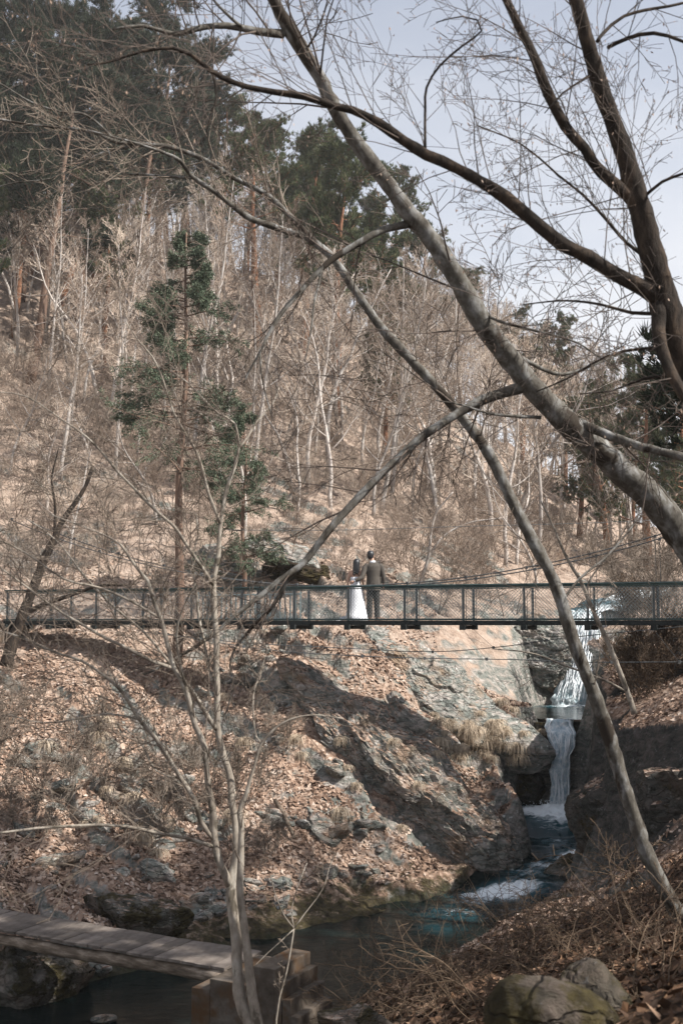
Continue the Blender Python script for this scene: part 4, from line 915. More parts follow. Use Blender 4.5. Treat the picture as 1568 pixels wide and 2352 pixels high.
drop(bare, [q for i, q in enumerate(hill) if i % 5 < 3], .7, 1.1); drop(slim, [q for i, q in enumerate(hill) if i % 5 >= 3], .75, 1.15)
near_b = [q for q in on_hill(-120, 1250, 39, 50, 3.2, 34) if not (-2 < q[0] - .03 * q[1] < 6 and q[1] < 46)]
drop(bare, near_b, .45, .75)
sh = [q for q in on_hill(-120, 1320, 37.5, 66, 2.0, 120)]
sh = [q for q in sh if q[0] < 7 or q[1] > 50]
drop(shrub, sh, .45, 1.0)
sh2 = [q for q in on_hill(-100, 640, 24.5, 29.5, 1.5, 22)]
L2 = 'low bare twiggy shrub rooted on the rocky far bank'
SH2 = [make_tree('bank_shrub', L2, 'shrub', 'bare shrubs of the far bank', SHRUB, H, .014, 3, 'bark_pale', 'twig', .1, stems=5, spread=.6) for H in (1.7, 2.2)]
drop(SH2, sh2, .45, .8, zone=False)
sh3 = [(P(px, 1500, D).x, D) for px, D in ((1480, 36), (1540, 38), (1430, 47), (1500, 49), (1568, 45), (1380, 52), (1330, 55), (1560, 55), (1460, 60))]
SH3 = [make_tree('bank_shrub', 'brown bare thicket shrub beside the upper stream', 'shrub', 'shrubs by the upper stream', SHRUB, 2.6, .016, 3, 'bark_pale', 'twig', .1, stems=6, spread=.5)]
drop(SH3, sh3, .7, 1.2, zone=False)

place_later = []
rb = make_tree('bare_tree', 'bare brown broadleaf tree rooted on the leafy right bank', 'tree', 'bare trees of the right bank', BARE, 10, .12, 3, 'bark_grey', 'twig_dark', .08)
for i, (x, y, s) in enumerate(((11.8, 20.5, .95), (13.2, 24, 1.0), (12.4, 27, .9), (14.5, 21.5, 1.1))): place(rb, i == 0, x, y, s)
# foliage builders ------------------------------------------------
def blades(C, D_, L, W, n, spread, seed):
    """n thin triangles from each centre, fanning around direction D_"""
    rg = np.random.default_rng(seed); m = len(C); C = np.repeat(C, n, 0); D_ = np.repeat(D_, n, 0)
    d = D_ + rg.normal(size=D_.shape) * spread; d /= np.linalg.norm(d, axis=1)[:, None]
    s = np.cross(d, rg.normal(size=d.shape)); s /= np.linalg.norm(s, axis=1)[:, None] + 1e-9
    l_ = L * rg.uniform(.6, 1.2, (m * n, 1)); b0 = C + rg.normal(size=C.shape) * L * .12
    V = np.stack([b0 - s * W, b0 + s * W, b0 + d * l_], 1).reshape(-1, 3); Fc = np.arange(len(V)).reshape(-1, 3)
    return V, Fc, np.repeat(np.clip(np.repeat(rg.random(m), n) * .6 + rg.random(m * n) * .4, 0, 1), 3)
def sprays(C, D_, L, W, n, spread, seed):
    """n small bent leaf quads from each centre"""
    rg = np.random.default_rng(seed); m = len(C); C = np.repeat(C, n, 0); D_ = np.repeat(D_, n, 0)
    d = D_ + rg.normal(size=D_.shape) * spread; d /= np.linalg.norm(d, axis=1)[:, None]
    s = np.cross(d, rg.normal(size=d.shape)); s /= np.linalg.norm(s, axis=1)[:, None] + 1e-9
    l_ = L * rg.uniform(.5, 1.25, (m * n, 1)); b0 = C + rg.normal(size=C.shape) * L * .45
    V = np.stack([b0, b0 + d * l_ * .5 - s * W, b0 + d * l_, b0 + d * l_ * .5 + s * W], 1).reshape(-1, 3); Fc = np.arange(len(V)).reshape(-1, 4)
    return V, Fc, np.repeat(np.clip(np.repeat(rg.random(m), n) * .65 + rg.random(m * n) * .35, 0, 1), 4)
def foliage(name, VFR, mat, parent):
    V, Fc, r = VFR; me = mesh_np(name, V, [Fc], smooth=False)
    me.attributes.new('rnd', 'FLOAT', 'POINT').data.foreach_set('value', r.astype(np.float32))
    return kind(link(name, me, mat, parent), 'stuff')
def make_pine(label, group, H, crown0, nb, mat='pine_needle', seed=1, reach=.26, tuft=.34, bark='bark_red', tr=.022):
    out = {}; root = thing('pine_tree', label, 'tree', group=group)
    prm = dict(seg=(14, 6, 4), wob=.06, trop=(.02, .05, .12), kids=(nb, 9, 1), t0=(crown0, .25, .3), ang=(76, 45, 40), len=(reach, .42, .4), rmin=.014, rr=.32, tip=.06)
    grow(out, (0, 0, -.2), (R.uniform(-.08, .08), R.uniform(-.08, .08), 1), H, tr * H, 0, 2, prm)
    link('trunk', tube_mesh('trunk', tl(out[0]), 8), M[bark], root)
    kind(link('branches', tube_mesh('branches', tl(out[1] + out.get(2, [])), 4), M[bark], root), 'stuff')
    C, Dn = [], []
    for pts, _ in out.get(2, []):
        for i in range(1, len(pts)):
            for _ in range(2): C.append(pts[i] + rvec() * .22); Dn.append((pts[i] - pts[i - 1]).normalized() + Vector((0, 0, .7)))
    tp = out[0][0][0]
    for i in range(len(tp) - 3, len(tp)):
        for _ in range(16): C.append(tp[i] + rvec() * .35); Dn.append(Vector((0, 0, 1)) + rvec() * .6)
    for pts, _ in out[1]: C.append(pts[-1]); Dn.append((pts[-1] - pts[-2]).normalized() + Vector((0, 0, .5)))
    foliage('needles', blades(np.array(C), np.array(Dn), tuft * .8, .018, 24, .75, seed), M[mat], root)
    return root
def make_cypress(label, H, seed, bare0=.45, mat='cypress_leaf', nb=70, bark='bark_brown', name='cypress_tree', reach=.13, group=None, gaps=.25):
    out = {}; root = thing(name, label, 'tree', group=group)
    trunk = [Vector((.05 * math.sin(i * .7), .05 * math.cos(i * .9), -.3 + (H + .3) * i / 16)) for i in range(17)]
    link('trunk', tube_mesh('trunk', [([tuple(p) for p in trunk], [.011 * H * (1.05 - i / 16) + .015 for i in range(17)])], 9), M[bark], root)
    prm = dict(seg=(6, 4), wob=.12, trop=(-.02, -.1), kids=(9, 1), t0=(.18, .2), ang=(42, 40), len=(.42, .4), rmin=.006, rr=.45, tip=.2)
    for i in range(nb):
        t = bare0 + (1 - bare0) * (i + R.random()) / nb; z = H * t
        if R.random() < gaps: continue
        prof = (1 - t) ** .75 / (1 - bare0) ** .75; a = R.uniform(0, 6.28)
        grow(out, (0, 0, z), (math.cos(a), math.sin(a), R.uniform(-.15, .35)), H * reach * (.14 + .98 * prof) * R.uniform(.6, 1.25), .03, 1, 2, dict(prm, seg=(6, 6, 4), trop=(0, -.03, -.06), kids=(9, 9, 1), t0=(.2, .2, .2), ang=(42, 42, 40), len=(.42, .42, .4)))
    kind(link('branches', tube_mesh('branches', tl(out[1] + out.get(2, [])), 3), M[bark], root), 'stuff')
    C, Dn = [], []
    for pts, _ in out.get(2, []):
        for i in range(1, len(pts)): C.append(pts[i] + rvec() * .04); Dn.append((pts[i] - pts[i - 1]).normalized() + Vector((0, 0, -.35)))
    foliage('foliage', sprays(np.array(C), np.array(Dn), .10, .0135, 21, .85, seed), M[mat], root)
    return root
# cypress in the middle of the picture
q = ray_ground(395, 1738, 20, 40)
cy = make_cypress('tall dark green cypress with a bare brown lower trunk behind the bridge', 13.0, 5, .43, nb=96, reach=.15, gaps=.33)
D0 = 32.6; g0 = P(402, 1700, D0); cy.location = (g0.x, D0, gz(g0.x, D0) - .1); cy.rotation_euler = (0, math.radians(.8), .4)
cy2 = make_cypress('small bushy green evergreen at the foot of the tall cypress', 6.3, 8, .12, nb=54, name='evergreen_tree', reach=.24, gaps=.3)
g0 = P(560, 1200, 36.5); cy2.location = (g0.x, 36.5, gz(g0.x, 36.5) - .1)
EL = 'unseen dark evergreen added to shade the near right bank'  # out of view, added only to cast shade on the near slope
ev = make_cypress(EL, 8.0, 18, .04, 'dark_needle', nb=60, name='evergreen_tree', reach=.26, group='added shade evergreens of the right bank', gaps=.05)
for i, (x, y, s) in enumerate(((7.4, 11, .5), (8.6, 13.2, .6), (9.5, 10.5, .6), (9.5, 16, .75), (7.6, 15, .5), (11, 13, .7), (6.8, 8.6, .42), (6.2, 5.8, .4), (7.8, 6.6, .5), (5.9, 3.4, .4), (7.4, 4.4, .45))): place_later.append((ev, i == 0, x, y, s))
# pines
pines = [make_pine('red trunked pine rising above the bare trees on the far ridge', 'pines of the far ridge', H, c0, nb, seed=20 + i) for i, (H, c0, nb) in enumerate(((15, .5, 22), (13, .45, 20), (16, .58, 22)))]
ps_ = [(60, 80), (130, 84), (200, 76), (265, 88), (330, 80), (20, 66), (110, 68), (420, 90), (505, 88), (640, 86), (700, 80), (755, 90), (800, 84), (850, 92), (900, 88), (-40, 72), (-60, 60), (560, 92), (970, 92), (1060, 94), (1200, 95), (1240, 97), (235, 66), (590, 70), (160, 92), (370, 94)]
first = set()
for i, (px, D) in enumerate(ps_):
    pr_ = pines[i % 3]; o = place(pr_, pr_.name not in first, (px - 784) / F * D, D, R.uniform(.75, 1.05), tilt=.04); first.add(pr_.name)
tall = make_pine('tall dense crowned pine on the upper left ridge', 'tall pines of the upper ridge', 19, .36, 36, 'dark_needle', 33, .25, .42, 'bark_brown', .015)
for i, (px, D) in enumerate(((30, 74), (95, 78), (160, 72), (215, 80), (290, 74), (350, 84), (-30, 66), (60, 62), (-70, 78), (250, 92), (400, 86), (130, 88), (20, 86))):
    place(tall, i == 0, (px - 784) / F * D, D, R.uniform(.85, 1.1), tilt=.04)
full = make_pine('full crowned green pine standing out in front of the bare hillside trees', 'full green pines of the hillside', 13.5, .42, 34, 'pine_needle', 36, .25, .34)
for i, (px, D) in enumerate(((770, 64), (855, 70), (690, 76), (880, 58), (1200, 84))):
    place(full, i == 0, (px - 784) / F * D, D, (1.05, .95, 1.0, .55, .75)[i], tilt=.04)
rp = [(1330, 66), (1395, 62), (1450, 70), (1490, 58), (1540, 64), (1600, 56), (1380, 76), (1300, 80), (1650, 62)]
pr2 = make_pine('green pine filling the valley side beyond the upper waterfall', 'pines beyond the waterfall', 13, .22, 26, seed=41, reach=.24)
for i, (px, D) in enumerate(rp):
    x = (px - 784) / F * D; place(pr2, i == 0, x, D, R.uniform(.62, .95), tilt=.04)
dp = make_pine('dark shaded pine with dense needles on the near right bank', 'dark pines of the right bank', 15, .3, 24, 'dark_needle', 51, .26, .36)
for i, (x, y, s) in enumerate(((7.9, 17, .78), (8.6, 13.2, .85), (12.5, 15, 1.0), (15.5, 13, 1.1), (14, 18.5, .9))):  # edge pine aside, unseen pines added to shade the footbridge and near bank
    place(dp, i == 0, x, y, s, tilt=.03)

for a_ in place_later: place(*a_)
# trees traced limb by limb --------------------------------------
cur = []                    # limbs of the tree being traced, so that each limb starts inside the one it grows from
def proj(p):
    f_ = p.y * math.cos(PITCH) + p.z * math.sin(PITCH); u_ = -p.y * math.sin(PITCH) + p.z * math.cos(PITCH)
    return 784 + F * p.x / f_, 1176 - F * u_ / f_
def trace(pts, D0, D1, wid, step=.12, wob=.012):
    """picture points -> smooth 3-D polyline with radii; depth runs from D0 to D1, widths in picture units"""
    n = len(pts); Q = []; wid = [a * .9 for a in wid]
    if cur:
        x0, y0 = pts[0]; best = min(((math.hypot(a - x0, b - y0), q.y) for poly in cur for q in poly[0] for a, b in (proj(q),)), key=lambda t: t[0])
        if best[0] < 40: D1 += best[1] - D0; D0 = best[1]
    for i, (x, y) in enumerate(pts):
        D = D0 + (D1 - D0) * i / (n - 1); Q.append(list(P(x, y, D)) + [np.interp(i / (n - 1), np.linspace(0, 1, len(wid)), wid) / 2 / F * D])
    C = catmull(Q, step); r = np.maximum(C[:, 3], .0025); ns = fbm(C[:, :3] * 2.2, 3)
    C[:, :3] += wob * np.stack([ns, fbm(C[:, :3] * 2.2 + 9, 3), fbm(C[:, :3] * 2.2 + 21, 3)], 1)
    r = r * (1 + .10 * fbm(C[:, :3] * 5, 3)); cur.append(([Vector(c[:3]) for c in C], [float(x) for x in r])); return cur[-1]
TW = dict(seg=(7, 5, 4, 3), wob=.17, trop=(.03, .02, .0), kids=(6, 5, 4), t0=(.12, .15, .2), ang=(40, 40, 42), len=(.5, .5, .5), rmin=.0030, rr=.55, tip=.25)
def side_twigs(out, poly, per_m, L, lev=2, t0=.08, bias=(0, 0, .25), rscale=.35, rmax=.012, prm=TW, ang=(35, 75)):
    pts, rad = poly; tot = 0
    for i in range(int(len(pts) * t0), len(pts) - 1):
        seg = pts[i + 1] - pts[i]
        if R.random() < per_m * seg.length:
            d = seg.normalized(); s = d.cross(rvec()).normalized(); a = math.radians(R.uniform(*ang)); nd = d * math.cos(a) + s * math.sin(a) + Vector(bias)
            grow(out, pts[i], nd, L * R.uniform(.5, 1.3), min(rad[i] * rscale, rmax), 4 - lev, 4, dict(prm))
def build_traced(name, label, cat, limbs, bark, twig, twig_spec, base, k=10, group=None, leafy=False):
    """limbs: list of (part name, polyline)"""
    root = thing(name, label, cat, base, group=group); iv = Matrix.Translation(-Vector(base))
    out = {}
    for i, (nm, poly) in enumerate(limbs):
        big = max(poly[1]) > .03
        V, f = tubes(tl([poly]), 18 if big else 7)
        if big:
            kk = 18; c_ = V.reshape(-1, kk, 3); ctr = c_.mean(1, keepdims=True); rd = (c_ - ctr).reshape(-1, 3)
            n_ = .16 * fbm(V * 3.5, 3) + .22 * fbm(V * 11, 3, ridged=True) + .5 * np.clip(fbm(V * 1.6 + 40, 2) - .28, 0, 1) - .06
            V = V + rd * n_[:, None]
        me = mesh_np(nm, V, f); me.transform(iv); link(nm, me, M[bark], root)
        sp_ = twig_spec(nm, i)
        if sp_: side_twigs(out, poly, **sp_)
    tw = [q for lv in out for q in out[lv] if not any(690 < a_[0] < 905 and 1225 < a_[1] < 1445 for a_ in map(proj, q[0]))]
    if tw:
        me = tube_mesh('twigs', tl(tw), 3); me.transform(iv); kind(link('twigs', me, M[twig], root), 'stuff')
    if leafy and tw:
        C = [q[0][-1] + rvec() * .01 for q in tw if R.random() < .4]; Dn = [Vector((0, 0, -1)) for _ in C]
        o = foliage('catkins', sprays(np.array(C), np.array(Dn), .026, .0045, 1, .3, 77), M['dead_leaf'], root); o.data.transform(iv)
    return root

# A: big lichen-covered trunk leaning across the sky
cur.clear(); A_tr = trace([(1800, 1560), (1690, 1400), (1568, 1237), (1500, 1150), (1400, 1060), (1300, 970), (1210, 875), (1120, 760), (1050, 640), (980, 540), (930, 480), (880, 410), (820, 330), (770, 250), (735, 180), (700, 120), (655, 50), (610, -40), (560, -150)], 10.2, 7.9, [92, 78, 66, 58, 54, 46, 42, 39, 37, 33, 26], .08)
A = [('trunk', A_tr)]
A.append(('limb', trace([(1215, 885), (1130, 910), (1060, 945), (980, 995), (900, 1065), (850, 1115), (780, 1190), (720, 1265), (690, 1300), (640, 1335), (590, 1375), (550, 1405), (480, 1465), (400, 1515), (330, 1550)], 9.2, 8.7, [30, 24, 22, 20, 18, 15, 12, 9, 4])))
A.append(('limb', trace([(690, 1300), (665, 1330), (625, 1395), (590, 1430), (565, 1460), (540, 1490), (528, 1530), (536, 1580), (520, 1640)], 8.95, 9.3, [14, 11, 8, 5, 3])))
A.append(('limb', trace([(940, 515), (880, 528), (830, 555), (770, 590), (740, 615), (690, 670), (650, 715), (615, 770), (598, 810), (575, 850), (560, 880)], 8.6, 8.2, [22, 18, 15, 13, 10, 6, 3])))
A.append(('limb', trace([(740, 618), (722, 690), (715, 760), (700, 830)], 8.45, 8.2, [8, 6, 5, 3])))
A.append(('limb', trace([(598, 800), (600, 860), (615, 920), (625, 960)], 8.25, 8.2, [6, 4, 3])))
A.append(('limb', trace([(1330, 970), (1400, 1000), (1470, 1025), (1568, 1050), (1680, 1085)], 9.4, 8.7, [26, 23, 22, 18])))
A.append(('limb', trace([(650, 78), (590, 72), (520, 58), (460, 62), (400, 78), (330, 60), (260, 70)], 8.0, 7.4, [22, 18, 15, 12, 6])))
A.append(('limb', trace([(560, 66), (535, 45), (500, 10), (470, -30)], 7.8, 7.5, [10, 8, 5])))
A.append(('limb', trace([(1140, 790), (1210, 830), (1290, 860), (1380, 830), (1450, 800)], 9.1, 9.8, [14, 11, 8, 4])))
A.append(('limb', trace([(1110, 720), (1160, 742), (1250, 765), (1330, 790), (1400, 840)], 9.1, 8.4, [9, 8, 6, 3])))
A.append(('limb', trace([(1240, 960), (1180, 955), (1120, 950), (1060, 930), (1000, 920)], 9.3, 8.9, [10, 8, 5, 3])))
bA = Vector(A_tr[0][0]); zA_ = gz(bA.x + .4, bA.y)
A[0] = ('trunk', ([Vector((bA.x + .9, bA.y + .1, min(bA.z - .8, zA_ - .2)))] + A_tr[0], [A_tr[1][0] * 1.35] + A_tr[1]))
def specA(nm, i):
    if i == 0: return dict(per_m=2.6, L=1.2, t0=.3, bias=(-.1, 0, .15), rmax=.011)
    return dict(per_m=7, L=.9, t0=.12, bias=(-.1, 0, .05), rmax=.01)
build_traced('leaning_tree', 'big lichen blotched tree trunk leaning diagonally across the sky', 'tree', A, 'bark_grey', 'twig_dark', specA, (bA.x + .9, bA.y, zA_))
# B: slender leaning tree in front of the bridge
cur.clear(); B_tr = trace([(1660, 2330), (1610, 2215), (1568, 2130), (1530, 2050), (1480, 1950), (1440, 1830), (1400, 1700), (1350, 1560), (1315, 1470), (1285, 1370), (1255, 1300), (1210, 1220), (1170, 1140), (1120, 1040), (1050, 945), (980, 865), (900, 780), (830, 690), (770, 600), (740, 570), (700, 540)], 11.2, 10.4, [42, 39, 36, 34, 32, 30, 28, 26, 24, 21, 19], .08)
Bl = [('trunk', B_tr)]
Bl.append(('limb', trace([(702, 541), (625, 520), (565, 495), (500, 445), (440, 405), (415, 370), (375, 350), (300, 325), (200, 300)], 10.4, 9.6, [19, 16, 13, 11, 9, 7, 4])))
Bl.append(('limb', trace([(735, 566), (685, 515), (615, 450), (540, 410), (475, 370), (400, 340), (350, 332), (270, 327), (230, 310), (175, 297), (100, 290), (0, 275), (-80, 262)], 10.4, 9.5, [18, 15, 13, 12, 11, 9, 8, 6, 5])))
Bl.append(('limb', trace([(440, 408), (375, 405), (325, 400), (280, 400), (255, 370), (245, 340)], 10.0, 9.7, [8, 7, 5, 3])))
Bl.append(('limb', trace([(270, 327), (220, 280), (185, 260), (140, 257), (75, 235), (15, 200), (-40, 170)], 9.8, 9.4, [7, 6, 5, 4])))
Bl.append(('limb', trace([(350, 332), (250, 345), (190, 375), (120, 410), (40, 420), (-40, 440)], 9.8, 9.5, [6, 5, 4, 3])))
Bl.append(('limb', trace([(1290, 1380), (1330, 1330), (1400, 1270), (1450, 1210), (1480, 1150)], 10.7, 11.3, [8, 6, 5, 3])))
bB = Vector(B_tr[0][0]); zb = gz(bB.x + .1, bB.y)
Bl[0] = ('trunk', ([Vector((bB.x + .25, bB.y, min(bB.z - .3, zb - .2)))] + B_tr[0], [B_tr[1][0] * 1.2] + B_tr[1]))
def specB(nm, i):
    if i == 0: return dict(per_m=1.3, L=1.0, t0=.35, bias=(0, 0, .2), rmax=.008)
    return dict(per_m=8, L=.9, t0=.1, bias=(-.15, 0, .1), rmax=.008)
build_traced('slender_tree', 'slender smooth grey trunk leaning in front of the suspension bridge', 'tree', Bl, 'bark_grey', 'twig', specB, (bB.x + .25, bB.y, zb))
# C: dark tree at the right edge with a long limb across the sky
cur.clear(); C_tr = trace([(1800, 1420), (1690, 1120), (1600, 910), (1555, 800), (1530, 720), (1510, 640), (1490, 555), (1458, 440), (1430, 345), (1402, 270), (1370, 170), (1345, 80), (1315, -20), (1280, -140)], 7.2, 6.6, [110, 92, 78, 72, 62, 54, 46, 42, 38, 32], .07)
Cl = [('trunk', C_tr)]
Cl.append(('stem', trace([(1488, 510), (1440, 448), (1380, 395), (1340, 340), (1295, 290), (1258, 212), (1230, 140), (1190, 60), (1155, -20), (1110, -110)], 6.85, 6.4, [34, 29, 26, 23, 20])))
Cl.append(('limb', trace([(1520, 690), (1475, 662), (1420, 635), (1350, 590), (1290, 560), (1220, 505), (1160, 455), (1100, 415), (1050, 385), (980, 355), (930, 325), (870, 285), (810, 255), (770, 245), (700, 222), (600, 205), (540, 190), (490, 165), (440, 125), (400, 110), (330, 118), (250, 145), (200, 150)], 6.95, 6.1, [46, 40, 36, 33, 30, 28, 24, 20, 18, 14, 10, 7, 4])))
Cl.append(('limb', trace([(490, 168), (497, 220), (485, 260), (475, 300), (480, 340)], 6.3, 6.2, [8, 6, 4, 3])))
Cl.append(('limb', trace([(978, 352), (978, 250), (980, 200), (1010, 150), (1060, 105), (1105, 70), (1095, 45), (1060, 38), (1000, 52)], 6.55, 6.3, [8, 7, 6, 5, 3])))
Cl.append(('limb', trace([(1395, 110), (1440, 88), (1500, 76), (1568, 96), (1640, 130)], 6.7, 6.3, [12, 11, 9, 7])))
Cl.append(('limb', trace([(1372, 95), (1385, 78), (1430, 36), (1500, 20), (1568, 6), (1640, -10)], 6.65, 7.0, [11, 9, 8, 6])))
Cl.append(('limb', trace([(1515, 690), (1510, 760), (1530, 835), (1568, 905), (1620, 980)], 6.95, 6.7, [40, 32, 28, 28])))
Cl.append(('limb', trace([(1375, 160), (1335, 185), (1290, 215), (1250, 260)], 6.7, 6.5, [9, 7, 5, 3])))
Cl.append(('limb', trace([(1470, 460), (1520, 420), (1568, 400), (1640, 370)], 6.8, 6.5, [10, 8, 6])))
Cl.append(('limb', trace([(1500, 600), (1440, 560), (1360, 470), (1280, 400), (1190, 330), (1100, 290)], 6.9, 7.5, [12, 9, 7, 5, 3])))
Cl.append(('limb', trace([(1525, 720), (1450, 720), (1380, 700), (1290, 690), (1200, 700)], 7.0, 7.4, [12, 9, 6, 3])))
Cl.append(('limb', trace([(1545, 800), (1470, 800), (1390, 820), (1300, 870), (1230, 900)], 7.1, 7.6, [11, 8, 6, 3])))
Cl.append(('limb', trace([(1568, 860), (1480, 870), (1400, 900), (1330, 905)], 7.2, 7.6, [9, 7, 4, 3])))
bC = Vector(C_tr[0][0]); zc = gz(bC.x + .2, bC.y)
Cl[0] = ('trunk', ([Vector((bC.x + .3, bC.y, min(bC.z - .4, zc - .2)))] + C_tr[0], [C_tr[1][0] * 1.3] + C_tr[1]))
def specC(nm, i):
    if i == 0: return dict(per_m=3.0, L=.75, t0=.35, bias=(-.1, 0, .2), rmax=.006)
    if i == 1: return dict(per_m=11, L=.85, t0=.05, bias=(-.25, 0, .1), rmax=.005)
    if i == 2: return dict(per_m=13, L=1.0, t0=.03, bias=(-.2, 0, .35), rmax=.005)
    return dict(per_m=9, L=.75, t0=.1, bias=(-.1, 0, .15), rmax=.004)
TWC = dict(TW, rmin=.0017)
build_traced('dark_tree', 'dark flaky barked tree with twin stems and one long limb across the sky', 'tree', Cl, 'bark_dark', 'twig_dark', lambda n, i: dict(specC(n, i), prm=TWC), (bC.x + .3, bC.y, zc), leafy=True)
# D: pale clump of stems in the left foreground
Dd = 8.4
cur.clear(); Dl = [('stem', trace([(600, 2440), (575, 2352), (555, 2308), (545, 2218), (540, 2143), (530, 2043), (535, 2005), (542, 1968), (542, 1893), (532, 1843), (525, 1778), (508, 1718), (500, 1668), (498, 1568), (497, 1459), (492, 1384), (490, 1334), (500, 1284), (507, 1209), (520, 1134), (540, 1074), (550, 1029)], Dd, 8.9, [32, 30, 28, 27, 22, 19, 18, 16, 15, 14, 13, 11, 9, 7], .06))]
Dl.append(('stem', trace([(610, 2440), (585, 2318), (575, 2243), (565, 2168), (555, 2093), (550, 2043), (552, 1968), (555, 1893), (550, 1868), (558, 1840), (565, 1825), (575, 1783), (590, 1733), (600, 1708), (625, 1680), (665, 1653), (725, 1643), (790, 1650)], Dd + .15, 8.6, [26, 22, 19, 16, 13, 9, 7, 5, 3], .06)))
Dl.append(('stem', trace([(528, 2035), (518, 2010), (500, 1968), (492, 1918), (487, 1858), (475, 1793), (470, 1718), (450, 1668), (440, 1633), (427, 1583), (400, 1534), (385, 1484), (370, 1419), (357, 1384), (340, 1334), (320, 1309), (300, 1284), (275, 1249), (230, 1225), (180, 1205), (110, 1180)], Dd, 8.0, [22, 19, 17, 15, 14, 12, 11, 9, 7, 5, 3])))
Dl.append(('stem', trace([(490, 1925), (460, 1883), (445, 1833), (415, 1788), (385, 1738), (360, 1698), (340, 1678), (320, 1653), (300, 1618), (285, 1593), (250, 1560), (190, 1520), (130, 1500), (50, 1465), (-40, 1440)], Dd, 7.8, [13, 12, 11, 9, 7, 4])))
Dl.append(('stem', trace([(501, 1680), (485, 1658), (465, 1623), (445, 1593), (420, 1560), (395, 1535), (350, 1519), (300, 1494), (250, 1469), (200, 1439), (150, 1409), (75, 1359), (0, 1304), (-60, 1270)], 8.7, 8.2, [13, 12, 11, 9, 8, 5, 3])))
Dl.append(('stem', trace([(497, 1590), (480, 1534), (470, 1474), (460, 1434), (447, 1334), (440, 1284), (455, 1230), (450, 1180)], 8.75, 9.1, [9, 8, 7, 5, 3])))
Dl.append(('branch', trace([(490, 1345), (470, 1314), (450, 1284), (420, 1239), (400, 1209), (370, 1184), (320, 1134), (270, 1084), (230, 1034), (200, 1004), (150, 968), (60, 910), (-20, 900)], 8.85, 8.2, [10, 9, 8, 7, 6, 4, 3])))
Dl.append(('branch', trace([(507, 1202), (480, 1134), (465, 1074), (450, 1034), (425, 994), (400, 949), (375, 874), (350, 819), (320, 784), (290, 740)], 8.9, 8.6, [9, 8, 7, 5, 4, 3])))
Dl.append(('branch', trace([(550, 1030), (540, 974), (500, 949), (470, 919), (430, 880), (390, 850)], 8.9, 8.7, [7, 5, 4, 3])))
Dl.append(('branch', trace([(550, 1030), (570, 1004), (590, 969), (625, 930), (640, 890)], 8.9, 9.2, [7, 5, 4, 3])))
Dl.append(('branch', trace([(490, 1943), (465, 1935), (425, 1923), (360, 1913), (300, 1900), (220, 1895), (125, 1900), (0, 1913), (-60, 1920)], Dd, 7.6, [10, 9, 8, 7, 5])))
Dl.append(('branch', trace([(600, 1708), (588, 1690), (580, 1623), (585, 1580), (600, 1540), (615, 1480)], 8.55, 8.9, [5, 4, 3, 2])))
Dl.append(('branch', trace([(430, 1590), (415, 1530), (405, 1460), (420, 1400), (450, 1340)], 8.25, 8.0, [8, 7, 5, 3])))
Dl.append(('branch', trace([(370, 1420), (300, 1380), (230, 1350), (150, 1330), (60, 1270), (-20, 1230)], 8.15, 7.7, [7, 6, 5, 3])))
Dl.append(('branch', trace([(395, 1530), (330, 1450), (270, 1400), (200, 1330), (130, 1240), (60, 1190)], 8.2, 8.6, [7, 6, 5, 3])))
Dl.append(('branch', trace([(320, 1653), (250, 1640), (180, 1650), (100, 1660), (20, 1640)], 8.0, 7.7, [6, 5, 3])))
Dl.append(('branch', trace([(415, 1788), (360, 1770), (320, 1700), (270, 1660)], 8.2, 8.5, [5, 4, 3])))
zd = gz(-1.3, 8.4)
for i in (0, 1):
    p0 = Vector(Dl[i][1][0][0]); Dl[i] = ('stem', ([Vector((p0.x + .12, p0.y, min(zd - .15, p0.z - .3)))] + Dl[i][1][0], [Dl[i][1][1][0] * 1.2] + Dl[i][1][1]))
def specD(nm, i):
    if i < 2: return dict(per_m=3.0, L=.7, t0=.4, bias=(-.3, 0, .3), rmax=.006)
    return dict(per_m=9.0, L=.75, t0=.10, bias=(-.35, 0, .2), rmax=.006)
build_traced('multi_stem_tree', 'pale grey tree forking into many slim stems beside the concrete pier', 'tree', Dl, 'bark_pale', 'twig', lambda n, i: dict(specD(n, i), prm=dict(TW, rmin=.0026)), (-1.2, 8.4, zd))
# small ones
cur.clear(); Sl = [('stem', trace([(635, 2340), (642, 2290), (660, 2228), (670, 2168), (675, 2133)], 13.2, 13.3, [5, 4.5, 4])), ('branch', trace([(675, 2133), (650, 2100), (630, 2048), (622, 2010)], 13.3, 13.1, [3.5, 3, 2])), ('branch', trace([(675, 2133), (670, 2085), (695, 2008), (705, 1983)], 13.3, 13.6, [3.5, 3, 2])),
      ('branch', trace([(675, 2133), (700, 2098), (740, 2043), (755, 1993), (770, 1960)], 13.3, 13.5, [3.5, 3, 2])), ('branch', trace([(675, 2135), (650, 2158), (600, 2203), (580, 2223)], 13.3, 13.2, [3, 3, 2]))]
b0 = Sl[0][1][0][0]; zs_ = gz(b0.x, b0.y); Sl[0] = ('stem', ([Vector((b0.x - .05, b0.y, min(zs_ - .1, b0.z - .3)))] + Sl[0][1][0], [.014] + Sl[0][1][1]))
build_traced('sapling', 'thin pale forked sapling at the pool edge beside the pier steps', 'sapling', Sl, 'bark_pale', 'twig', lambda n, i: dict(per_m=4, L=.25, t0=.3, rmax=.004), (b0.x, b0.y, zs_))
